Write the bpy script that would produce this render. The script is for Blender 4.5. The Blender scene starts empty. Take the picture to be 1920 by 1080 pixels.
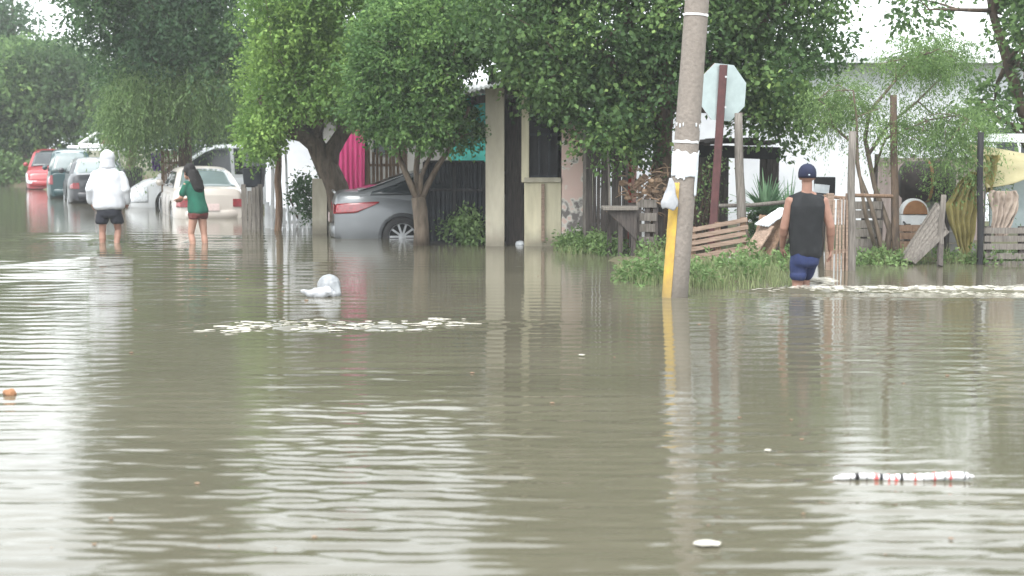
import bpy, math, random
import numpy as np
from mathutils import Vector, Matrix, noise
S = bpy.context.scene
R = math.radians

# ------------------------------------------------------------------ camera, world, sun, exposure
F_PX, HOR, CAM_H = 2600.0, 278.0, 1.5
PITCH = math.atan((540-HOR)/F_PX)
cd = bpy.data.cameras.new('camera'); cam = bpy.data.objects.new('camera', cd); S.collection.objects.link(cam)
cd.sensor_width = 36; cd.lens = F_PX/1920*36; cd.clip_start = .1; cd.clip_end = 2000
cam.location = (0, 0, CAM_H); cam.rotation_euler = (math.pi/2-PITCH, 0, 0)
cd.dof.use_dof = True; cd.dof.focus_distance = 15.5; cd.dof.aperture_fstop = 2.4
S.camera = cam
wd = bpy.data.worlds.new('World'); S.world = wd; wd.use_nodes = True
nt = wd.node_tree; nt.nodes.clear()
SUN_EL, SUN_ROT = R(58), R(200)
sky = nt.nodes.new('ShaderNodeTexSky'); sky.sky_type = 'NISHITA'; sky.sun_disc = False
sky.sun_elevation = SUN_EL; sky.sun_rotation = SUN_ROT; sky.dust_density = 4; sky.air_density = 1.2
hs = nt.nodes.new('ShaderNodeHueSaturation'); hs.inputs['Saturation'].default_value = .12
bg1 = nt.nodes.new('ShaderNodeBackground'); bg1.inputs[1].default_value = .07
bg2 = nt.nodes.new('ShaderNodeBackground')                       # overcast cloud layer: a soft uneven white
tc = nt.nodes.new('ShaderNodeTexCoord'); nz = nt.nodes.new('ShaderNodeTexNoise'); nz.inputs['Scale'].default_value = 2.2; nz.inputs['Detail'].default_value = 5
rp = nt.nodes.new('ShaderNodeValToRGB'); rp.color_ramp.elements[0].position = .3; rp.color_ramp.elements[1].position = .75
rp.color_ramp.elements[0].color = (.60, .655, .69, 1); rp.color_ramp.elements[1].color = (.84, .885, .90, 1)
bg2.inputs[1].default_value = .85
ad = nt.nodes.new('ShaderNodeAddShader'); wo = nt.nodes.new('ShaderNodeOutputWorld')
L = nt.links.new
L(sky.outputs[0], hs.inputs['Color']); L(hs.outputs[0], bg1.inputs[0]); L(tc.outputs['Generated'], nz.inputs['Vector'])
L(nz.outputs[0], rp.inputs[0]); L(rp.outputs[0], bg2.inputs[0]); L(bg1.outputs[0], ad.inputs[0]); L(bg2.outputs[0], ad.inputs[1]); L(ad.outputs[0], wo.inputs[0])
sl = bpy.data.lights.new('sun', 'SUN'); sl.energy = .9; sl.angle = R(25); sl.color = (1, .97, .92)
sun = bpy.data.objects.new('sun', sl); S.collection.objects.link(sun); sun.rotation_euler = (R(32), 0, R(-20))
S.view_settings.view_transform = 'Standard'; S.view_settings.look = 'None'; S.view_settings.gamma = 1
S.view_settings.exposure = 1.65
S.render.filter_size = 1.9 if hasattr(S.render, 'filter_size') else 1.5
S.cycles.volume_bounces = 0; S.cycles.max_bounces = 8; S.cycles.transparent_max_bounces = 8

# ------------------------------------------------------------------ helpers
def P(px, py, Y):                                   # the point seen at a photo pixel, at world depth Y
    x = (px-960)/F_PX; v = (540-py)/F_PX
    dy = math.cos(PITCH)+v*math.sin(PITCH); dz = -math.sin(PITCH)+v*math.cos(PITCH)
    t = Y/dy
    return Vector((x*t, Y, CAM_H+dz*t))
def G(px, py, z=0.0):                               # the point of the water plane seen at a pixel
    x = (px-960)/F_PX; v = (540-py)/F_PX
    dy = math.cos(PITCH)+v*math.sin(PITCH); dz = -math.sin(PITCH)+v*math.cos(PITCH)
    t = (z-CAM_H)/dz
    return Vector((x*t, dy*t, z))
def Gr(px, py):
    g = G(px, py); return g.x, g.y

def mat(name, c1, c2=None, scale=8, rough=.8, bump=0, metal=0, stretch=(1, 1, 1), spec=.3, trans=0, detail=6, lo=.35, hi=.65, coat=0):
    m = bpy.data.materials.new(name); m.use_nodes = True; t = m.node_tree; b = t.nodes['Principled BSDF']
    b.inputs['Roughness'].default_value = rough; b.inputs['Metallic'].default_value = metal
    b.inputs['Specular IOR Level'].default_value = spec
    if coat: b.inputs['Coat Weight'].default_value = coat; b.inputs['Coat Roughness'].default_value = .08
    if c2 is None: c2 = tuple(x*.82 for x in c1)
    tcn = t.nodes.new('ShaderNodeTexCoord'); mp = t.nodes.new('ShaderNodeMapping'); mp.inputs['Scale'].default_value = stretch
    n = t.nodes.new('ShaderNodeTexNoise'); n.inputs['Scale'].default_value = scale; n.inputs['Detail'].default_value = detail; n.inputs['Roughness'].default_value = .62
    r = t.nodes.new('ShaderNodeValToRGB'); r.color_ramp.elements[0].position = lo; r.color_ramp.elements[1].position = hi
    r.color_ramp.elements[0].color = (*c2, 1); r.color_ramp.elements[1].color = (*c1, 1)
    K = t.links.new
    K(tcn.outputs['Object'], mp.inputs[0]); K(mp.outputs[0], n.inputs['Vector']); K(n.outputs[0], r.inputs[0]); K(r.outputs[0], b.inputs['Base Color'])
    if bump:
        bp = t.nodes.new('ShaderNodeBump'); bp.inputs['Strength'].default_value = bump; bp.inputs['Distance'].default_value = .02
        K(n.outputs[0], bp.inputs['Height']); K(bp.outputs[0], b.inputs['Normal'])
    if trans:
        out = t.nodes['Material Output']; tr = t.nodes.new('ShaderNodeBsdfTranslucent'); mx = t.nodes.new('ShaderNodeMixShader')
        mx.inputs[0].default_value = trans; K(r.outputs[0], tr.inputs[0]); K(b.outputs[0], mx.inputs[1]); K(tr.outputs[0], mx.inputs[2]); K(mx.outputs[0], out.inputs[0])
    return m
def leafmat(name, dark, light, young=None, trans=.38, rough=.7):
    m = bpy.data.materials.new(name); m.use_nodes = True; t = m.node_tree; b = t.nodes['Principled BSDF']
    b.inputs['Roughness'].default_value = rough; b.inputs['Specular IOR Level'].default_value = .18
    a = t.nodes.new('ShaderNodeAttribute'); a.attribute_name = 'tint'
    r = t.nodes.new('ShaderNodeValToRGB'); r.color_ramp.elements[0].color = (*dark, 1); r.color_ramp.elements[1].color = (*light, 1)
    r.color_ramp.elements[0].position = .15; r.color_ramp.elements[1].position = .8
    if young: e = r.color_ramp.elements.new(.97); e.color = (*young, 1)
    out = t.nodes['Material Output']; tr = t.nodes.new('ShaderNodeBsdfTranslucent'); mx = t.nodes.new('ShaderNodeMixShader'); mx.inputs[0].default_value = trans
    K = t.links.new
    K(a.outputs['Fac'], r.inputs[0]); K(r.outputs[0], b.inputs['Base Color']); K(r.outputs[0], tr.inputs[0])
    K(b.outputs[0], mx.inputs[1]); K(tr.outputs[0], mx.inputs[2]); K(mx.outputs[0], out.inputs[0])
    return m

def tag(o, label=None, cat=None, group=None, kind=None):
    if label: o['label'] = label
    if cat: o['category'] = cat
    if group: o['group'] = group
    if kind: o['kind'] = kind
    return o
def thing(name, label, cat, loc=(0, 0, 0), rz=0, group=None):
    o = bpy.data.objects.new(name, None); S.collection.objects.link(o); o.empty_display_size = .2
    o.location = loc; o.rotation_euler = (0, 0, rz); return tag(o, label, cat, group)

class MB:
    def __init__(s): s.v = []; s.f = []
    def add(s, vs, fs):
        n = len(s.v); s.v += [tuple(v) for v in vs]; s.f += [tuple(i+n for i in f) for f in fs]; return s
    def box(s, c, d, rot=None, taper=1.0):          # centre, full dimensions
        h = [x/2 for x in d]; vs = []
        for z in (-1, 1):
            k = taper if z > 0 else 1
            for x, y in ((-1, -1), (1, -1), (1, 1), (-1, 1)):
                p = Vector((x*h[0]*k, y*h[1]*k, z*h[2]))
                if rot is not None: p = rot @ p
                vs.append(p+Vector(c))
        return s.add(vs, [(3, 2, 1, 0), (4, 5, 6, 7), (0, 1, 5, 4), (1, 2, 6, 5), (2, 3, 7, 6), (3, 0, 4, 7)])
    def beam(s, a, b, w, t, up=(0, 0, 1)):          # rectangular bar from a to b: w across, t along up
        a = Vector(a); b = Vector(b); d = (b-a).normalized(); u = Vector(up)
        x = d.cross(u)
        if x.length < 1e-4: x = d.cross(Vector((0, 1, 0)))
        x.normalize(); z = x.cross(d).normalized(); vs = []
        for p in (a, b):
            for i, j in ((-1, -1), (1, -1), (1, 1), (-1, 1)): vs.append(p+x*(w/2*i)+z*(t/2*j))
        return s.add(vs, [(0, 1, 2, 3), (7, 6, 5, 4), (0, 4, 5, 1), (1, 5, 6, 2), (2, 6, 7, 3), (3, 7, 4, 0)])
    def tube(s, pts, rad, n=10, wob=0, seed=0):
        pts = [Vector(p) for p in pts]
        if not hasattr(rad, '__len__'): rad = [rad]*len(pts)
        rnd = random.Random(seed); vs = []; fs = []; ref = None
        for i, p in enumerate(pts):
            d = (pts[min(i+1, len(pts)-1)]-pts[max(i-1, 0)]).normalized()
            if ref is None: ref = d.orthogonal().normalized()
            x = (ref-d*ref.dot(d)).normalized(); ref = x; y = d.cross(x)
            for k in range(n):
                a = 2*math.pi*k/n; r = rad[i]*(1+wob*(noise.noise(Vector((math.cos(a)*1.7+seed, math.sin(a)*1.7, i*.45)))))
                vs.append(p+x*(math.cos(a)*r)+y*(math.sin(a)*r))
        for i in range(len(pts)-1):
            for k in range(n): fs.append((i*n+k, i*n+(k+1) % n, (i+1)*n+(k+1) % n, (i+1)*n+k))
        fs.append(tuple(range(n))[::-1]); fs.append(tuple(range((len(pts)-1)*n, len(pts)*n)))
        return s.add(vs, fs)
    def lathe(s, prof, c=(0, 0, 0), n=24, axis='z', a0=0, a1=2*math.pi):    # prof: (radius, height)
        vs = []; fs = []; full = abs(a1-a0-2*math.pi) < 1e-6; m = n if full else n+1
        for r, h in prof:
            for k in range(m):
                a = a0+(a1-a0)*k/n; x, y = r*math.cos(a), r*math.sin(a)
                v = {'z': (x, y, h), 'y': (x, h, y), 'x': (h, x, y)}[axis]
                vs.append((v[0]+c[0], v[1]+c[1], v[2]+c[2]))
        for i in range(len(prof)-1):
            for k in range(n): k2 = (k+1) % m; fs.append((i*m+k, i*m+k2, (i+1)*m+k2, (i+1)*m+k))
        return s.add(vs, fs)
    def prism(s, poly, a, b):                        # polygon list of 3D points extruded by vector b-a
        d = Vector(b)-Vector(a); n = len(poly); vs = [Vector(p) for p in poly]+[Vector(p)+d for p in poly]
        return s.add(vs, [tuple(range(n))[::-1], tuple(range(n, 2*n))]+[(i, (i+1) % n, n+(i+1) % n, n+i) for i in range(n)])
    def grid(s, rows):                               # list of equally long rows of points
        n = len(rows[0]); vs = [p for r in rows for p in r]
        return s.add(vs, [(i*n+k, i*n+k+1, (i+1)*n+k+1, (i+1)*n+k) for i in range(len(rows)-1) for k in range(n-1)])
    def build(s, name, m, parent=None, local=False, smooth=False, bevel=0, fix=True, thick=0):
        me = bpy.data.meshes.new(name)
        off = Vector(parent.location) if (parent is not None and not local) else Vector((0, 0, 0))
        if parent is not None and not local and parent.parent: off = off+Vector(parent.parent.location)
        me.from_pydata([Vector(v)-off for v in s.v], [], s.f)
        if fix:
            import bmesh
            bm = bmesh.new(); bm.from_mesh(me); bmesh.ops.recalc_face_normals(bm, faces=bm.faces); bm.to_mesh(me); bm.free()
        me.materials.append(m); o = bpy.data.objects.new(name, me); S.collection.objects.link(o)
        if parent: o.parent = parent
        if smooth: me.polygons.foreach_set('use_smooth', [True]*len(me.polygons))
        if thick: sm = o.modifiers.new('solid', 'SOLIDIFY'); sm.thickness = thick; sm.offset = 0
        if bevel:
            bv = o.modifiers.new('bevel', 'BEVEL'); bv.width = bevel; bv.segments = 2; bv.limit_method = 'ANGLE'
        me.update(); return o

def npmesh(name, V, Fq, m, parent=None, tint=None, smooth=False):
    me = bpy.data.meshes.new(name); V = np.asarray(V, np.float32)
    if parent is not None:
        off = np.array(parent.location, np.float32)
        if parent.parent: off = off+np.array(parent.parent.location, np.float32)
        V = V-off
    me.vertices.add(len(V)); me.vertices.foreach_set('co', V.ravel())
    k = Fq.shape[1]; me.loops.add(Fq.size); me.loops.foreach_set('vertex_index', Fq.ravel().astype(np.int32))
    me.polygons.add(len(Fq)); me.polygons.foreach_set('loop_start', np.arange(0, Fq.size, k, dtype=np.int32))
    if smooth: me.polygons.foreach_set('use_smooth', np.ones(len(Fq), bool))
    me.update(calc_edges=True); me.validate()
    if tint is not None:
        a = me.attributes.new('tint', 'FLOAT', 'POINT'); a.data.foreach_set('value', tint.astype(np.float32))
    me.materials.append(m); o = bpy.data.objects.new(name, me); S.collection.objects.link(o)
    if parent is not None: o.parent = parent
    return o

def inpoly(x, y, poly):
    c = False; n = len(poly)
    for i in range(n):
        x1, y1 = poly[i]; x2, y2 = poly[i-1]
        if (y1 > y) != (y2 > y) and x < (x2-x1)*(y-y1)/(y2-y1)+x1: c = not c
    return c

def fill_clumps(poly, Y, dY, n, r, seed, inset=.08):            # leafy clumps through the volume of a crown with this silhouette
    rnd = random.Random(seed); xs = [p[0] for p in poly]; ys = [p[1] for p in poly]; out = []
    cy = Y; tries = 0
    while len(out) < n:
        x = rnd.uniform(min(xs), max(xs)); y = rnd.uniform(min(ys), max(ys))
        if not inpoly(x, y, poly): continue
        tries += 1; d = cy+rnd.uniform(-dY, dY); rr = r*rnd.uniform(.6, 1.25); k = F_PX/d*(rr*.9+inset)
        if tries < 60*n and not all(inpoly(x+a*k, y+b*k, poly) for a, b in ((1, 0), (-1, 0), (0, 1), (0, -1), (.7, .7), (-.7, .7))): continue
        out.append((P(x, y, d), rr))
    return out

def twigs(clumps, ntw, nleaf, L=.45, leaf=.1, width=.55, droop=.35, spread=.05, flat=.75, seed=0, shell=.35, tintbias=0.0):
    """leaves strung along short twigs that leave each clump; returns verts, quads, tint"""
    rg = np.random.default_rng(seed); Vs = []; T = []
    for (c, r) in clumps:
        k = max(3, int(ntw*(r**1.7)))
        d = rg.normal(size=(k, 3)); d /= np.linalg.norm(d, axis=1)[:, None]
        rad = r*(shell+(1-shell)*rg.random(k)**.6)
        p0 = np.array(c)+d*rad[:, None]*np.array([1, 1, flat])
        dr = d*.8+rg.normal(size=(k, 3))*.5; dr[:, 2] -= droop*rg.random(k); dr /= np.linalg.norm(dr, axis=1)[:, None]
        LL = L*(.6+.8*rg.random(k)); ct = rg.random()**1.3*.62+rg.random(k)*.2
        s = (np.arange(nleaf)+.5)/nleaf
        pos = p0[:, None, :]+dr[:, None, :]*(LL[:, None, None]*s[None, :, None])
        pos[:, :, 2] -= droop*(LL[:, None]*s[None, :])**2*1.2
        pos = pos.reshape(-1, 3)+rg.normal(size=(k*nleaf, 3))*spread
        n = len(pos)
        ax = np.repeat(dr, nleaf, 0)*.6+rg.normal(size=(n, 3))*.6; ax[:, 2] -= droop*.7; ax /= np.linalg.norm(ax, axis=1)[:, None]
        nn = rg.normal(size=(n, 3))*.75; nn[:, 2] += .8
        sd = np.cross(nn, ax); sd /= (np.linalg.norm(sd, axis=1)[:, None]+1e-6); up = np.cross(ax, sd)
        ls = leaf*(.6+.8*rg.random(n))[:, None]; w = ls*width/2
        a = pos; b = pos+ax*ls*.42+sd*w+up*w*.25; e = pos+ax*ls; f = pos+ax*ls*.42-sd*w+up*w*.25
        Vs.append(np.stack([a, b, e, f], 1).reshape(-1, 3))
        tt = np.clip(np.repeat(ct, nleaf)+rg.normal(size=n)*.12+tintbias, 0, 1)
        T.append(np.repeat(tt, 4))
    V = np.concatenate(Vs); Fq = np.arange(len(V)).reshape(-1, 4)
    return V, Fq, np.concatenate(T)

def limb(mb, a, b, r0, r1, seed, bend=.12, n=7):
    rnd = random.Random(seed); a = Vector(a); b = Vector(b); d = b-a
    off = Vector((rnd.uniform(-1, 1), rnd.uniform(-1, 1), rnd.uniform(-.1, 1)))*d.length*bend
    pts = [a+d*t+off*math.sin(math.pi*t)+Vector((rnd.uniform(-1, 1), rnd.uniform(-1, 1), 0))*d.length*.012 for t in [i/(n-1) for i in range(n)]]
    mb.tube(pts, [r0+(r1-r0)*i/(n-1) for i in range(n)], 8, .25, seed); return pts

def tree(label, cat, base, trunkpts, trad, polys, Y, dY, nclump, r, lm, bm_, ntw, nleaf, seed, name='tree', group=None, nlimb=14, **kw):
    root = thing(name, label, cat, base, 0, group); cl = []
    for i, (pl, n) in enumerate(zip(polys, nclump)): cl += fill_clumps(pl, Y, dY, n, r, seed+i)
    mb = MB(); rnd = random.Random(seed)
    nodes = []
    for k, tp in enumerate(trunkpts):
        rr = trad[k]; m = len(tp); mb.tube(tp, [rr[0]+(rr[1]-rr[0])*i/(m-1) for i in range(m)], 12, .3, seed+k)
        nodes += [(Vector(p), rr[0]+(rr[1]-rr[0])*i/(m-1)) for i, p in enumerate(tp) if i >= m//2 or k]
    order = cl[:]; rnd.shuffle(order)
    for i, (c, q) in enumerate(order[:110]):
        p, pr = min(nodes, key=lambda e: (e[0]-c).length-e[1]*6)
        r0 = min(pr*.7, .05+.05*r); pp = limb(mb, p, c, r0, .006, seed*7+i, .10, 6)
        nodes += [(pp[2], r0*.7), (pp[4], r0*.45), (pp[5], .010)]
    t = mb.build('trunk', bm_, root, smooth=True)
    V, Fq, T = twigs(cl, ntw, nleaf, seed=seed, **kw)
    npmesh('crown', V, Fq, lm, root, T)
    return root

# ------------------------------------------------------------------ materials
M = {}
M['leaf_dark'] = leafmat('leaf_dark', (.05, .10, .045), (.10, .175, .07), (.17, .26, .09))
M['leaf_deep'] = leafmat('leaf_deep', (.04, .08, .04), (.09, .16, .065), (.15, .23, .09))
M['leaf_dark2'] = leafmat('leaf_dark_fine', (.065, .13, .045), (.15, .255, .075), (.24, .36, .10))
M['leaf_light'] = leafmat('leaf_light', (.10, .185, .05), (.21, .33, .085), (.30, .43, .12))
M['leaf_mid'] = leafmat('leaf_mid', (.055, .105, .04), (.15, .245, .08), (.30, .42, .13))
M['leaf_pale'] = leafmat('leaf_pale', (.10, .17, .06), (.20, .30, .11), (.27, .38, .15))
M['leaf_willow'] = leafmat('leaf_willow', (.10, .165, .06), (.19, .28, .11))
M['leaf_weed'] = leafmat('leaf_weed', (.11, .18, .065), (.22, .32, .13), (.33, .43, .20))
M['grass'] = leafmat('grass_blades', (.14, .18, .08), (.28, .32, .16))
M['bark'] = mat('bark', (.16, .125, .095), (.07, .055, .042), 14, .95, .8, stretch=(1, 1, .25))
M['bark_dark'] = mat('bark_dark', (.12, .085, .06), (.045, .035, .028), 14, .95, .8, stretch=(1, 1, .25))
M['wood_grey'] = mat('weathered_wood', (.20, .18, .16), (.09, .08, .07), 9, .9, .4, stretch=(6, 6, .5))
M['wood_dark'] = mat('dark_wood', (.085, .072, .065), (.035, .03, .028), 9, .9, .4, stretch=(6, 6, .5))
M['wood_brown'] = mat('brown_wood', (.23, .15, .10), (.11, .07, .048), 9, .85, .4, stretch=(6, 6, .5))
M['wood_slat'] = mat('slat_wood', (.30, .22, .17), (.17, .12, .09), 9, .85, .3, stretch=(.6, 4, 6))
M['concrete'] = mat('pole_concrete', (.235, .205, .18), (.155, .135, .118), 26, .9, .6, detail=12, lo=.25, hi=.75)
M['beige_wall'] = mat('beige_plaster', (.42, .39, .31), (.30, .275, .215), 3, .85, .12, stretch=(1.5, 1.5, .4))
M['cream_wall'] = mat('cream_plaster', (.56, .52, .38), (.40, .365, .26), 3, .85, .12, stretch=(2.5, 2.5, .35))
M['white_wall'] = mat('white_plaster', (.72, .74, .78), (.60, .62, .66), 1.6, .8, .1)
M['grey_wall'] = mat('grey_block', (.28, .275, .26), (.19, .185, .17), 3, .9, .2)
M['dark_metal'] = mat('dark_metal', (.03, .035, .042), (.016, .018, .022), 4, .55, .1, .2)
M['black'] = mat('black_matte', (.02, .02, .022), (.012, .012, .013), 6, .7)
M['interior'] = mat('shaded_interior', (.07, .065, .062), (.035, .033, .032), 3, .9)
M['magenta'] = mat('magenta_cloth', (.48, .05, .17), (.34, .03, .11), 4, .85, .1, stretch=(6, 6, .4))
M['teal'] = mat('teal_paint', (.05, .33, .28), (.03, .22, .19), 4, .7)
M['purple'] = mat('purple_cloth', (.10, .04, .20), None, 4, .9)
M['tin_white'] = mat('white_tin', (.72, .74, .76), (.5, .52, .53), 5, .45, .1)
M['red_paint'] = mat('red_paint', (.42, .055, .04), (.28, .04, .03), 6, .6)
M['sign_post'] = mat('maroon_post_paint', (.085, .032, .032), (.055, .022, .022), 10, .55, .1)
M['sign_back'] = mat('sign_back_metal', (.40, .47, .47), (.33, .39, .395), 5, .5, .05, .1)
M['yellow'] = mat('yellow_paint', (.50, .325, .055), (.32, .21, .06), 7, .6, .1, detail=9)
M['paper'] = mat('white_paper', (.66, .69, .72), (.46, .49, .52), 6, .8, .15)
M['plastic_bag'] = mat('plastic_bag', (.48, .49, .51), (.34, .35, .37), 9, .4, .3, trans=.25)
M['cloth_yellow'] = mat('yellow_tarp', (.30, .26, .10), (.19, .16, .06), 5, .85, .25, trans=.2)
M['cloth_pale'] = mat('pale_yellow_tarp', (.45, .41, .25), (.33, .30, .17), 3, .85, .2, trans=.3)
M['cloth_beige'] = mat('beige_cloth', (.34, .28, .23), (.22, .175, .145), 6, .9, .3)
M['orange'] = mat('faded_orange', (.34, .17, .08), (.22, .11, .055), 5, .8)
M['rubber'] = mat('tyre_rubber', (.03, .03, .031), None, 10, .85)
M['rim'] = mat('alloy', (.55, .56, .58), (.4, .41, .42), 10, .35, 0, .7, spec=.5)
M['glass'] = mat('car_glass', (.03, .036, .04), (.02, .025, .028), 2, .10, spec=.4, coat=.25)
M['glass_pale'] = mat('rear_glass_reflecting', (.13, .17, .17), (.10, .13, .13), 2, .08, spec=.8, coat=1)
M['lamp_red'] = mat('tail_lamp_plastic', (.26, .012, .018), (.15, .008, .012), 20, .15, spec=.6, coat=1)
M['lamp_clear'] = mat('headlamp_plastic', (.7, .72, .74), (.45, .47, .5), 20, .12, spec=.7, coat=1)
M['plate'] = mat('number_plate', (.62, .50, .48), (.5, .4, .38), 30, .5)
M['skin'] = mat('skin', (.27, .15, .11), (.22, .12, .088), 9, .55, .05)
M['skin_light'] = mat('skin_lighter', (.38, .22, .165), (.32, .18, .13), 9, .55, .05)
M['hair'] = mat('black_hair', (.012, .010, .010), (.006, .005, .005), 30, .7, .5, stretch=(6, 6, .6))
M['hoodie'] = mat('white_hoodie', (.50, .51, .53), (.38, .39, .42), 5, .9, .2)
M['shorts_black'] = mat('black_shorts', (.022, .024, .032), (.012, .013, .018), 6, .85, .2)
M['shirt_green'] = mat('green_shirt', (.014, .095, .062), (.009, .06, .04), 6, .9, .25)
M['shorts_red'] = mat('red_shorts', (.13, .04, .035), (.08, .025, .024), 6, .9, .2)
M['shirt_char'] = mat('charcoal_shirt', (.016, .017, .019), (.010, .011, .012), 6, .92, .3)
M['shorts_navy'] = mat('navy_shorts', (.022, .033, .10), (.013, .02, .06), 6, .85, .25)
M['cap'] = mat('navy_cap', (.013, .017, .042), (.009, .011, .028), 9, .85, .1)
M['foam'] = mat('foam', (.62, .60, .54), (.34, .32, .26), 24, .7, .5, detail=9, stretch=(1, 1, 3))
M['mud'] = mat('mud_ground', (.17, .14, .10), (.10, .085, .06), 1.5, .95, .3)
M['ground_green'] = mat('yard_ground', (.085, .10, .045), (.085, .065, .045), 1.2, .95, .4, detail=10)
M['white_paint'] = mat('white_paint', (.75, .76, .77), (.62, .63, .64), 6, .5)
def paint(n, c, metal=.0, rough=.28): return mat('car_paint_'+n, c, tuple(x*.93 for x in c), 3, rough, 0, metal, spec=.4, coat=.35)
M['p_silver'] = paint('silver', (.165, .175, .185), .35, .36); M['p_white'] = paint('white', (.74, .75, .76)); M['p_beige'] = paint('pale_beige', (.46, .42, .38), .1)
M['p_green'] = paint('dark_green', (.008, .038, .042)); M['p_red'] = paint('red', (.26, .015, .02)); M['p_dark'] = paint('charcoal', (.02, .021, .026))

# ------------------------------------------------------------------ ground, road bed, water
def ground():
    xs = np.concatenate([np.arange(-400, -40, 30), np.arange(-40, 40.1, 1.0), np.arange(70, 401, 30)])
    ys = np.concatenate([np.arange(-60, 0, 10), np.arange(0, 70.1, .5), np.arange(90, 700, 40)])
    X, Y = np.meshgrid(xs, ys); Z = np.full_like(X, -.34)
    sm = lambda t: np.clip(t, 0, 1)**2*(3-2*np.clip(t, 0, 1))
    # yards behind the house line rise just out of the water
    edge = np.where(X > 2.2, 19.2, 24.8-(X.clip(-60, -3)+3)*1.75)
    Z += .42*sm((Y-edge)/2.0)
    Z += .45*sm((Y-55)/4)*(X < -8)
    Z += .04*np.sin(X*1.3+Y*.7)*np.sin(Y*.9)
    n = len(xs); idx = np.arange(len(xs)*len(ys)).reshape(len(ys), n)
    Fq = np.stack([idx[:-1, :-1], idx[:-1, 1:], idx[1:, 1:], idx[1:, :-1]], -1).reshape(-1, 4)
    o = npmesh('ground', np.stack([X, Y, Z], -1).reshape(-1, 3), Fq, M['ground_green'], smooth=True); tag(o, kind='structure')
ground()

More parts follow.
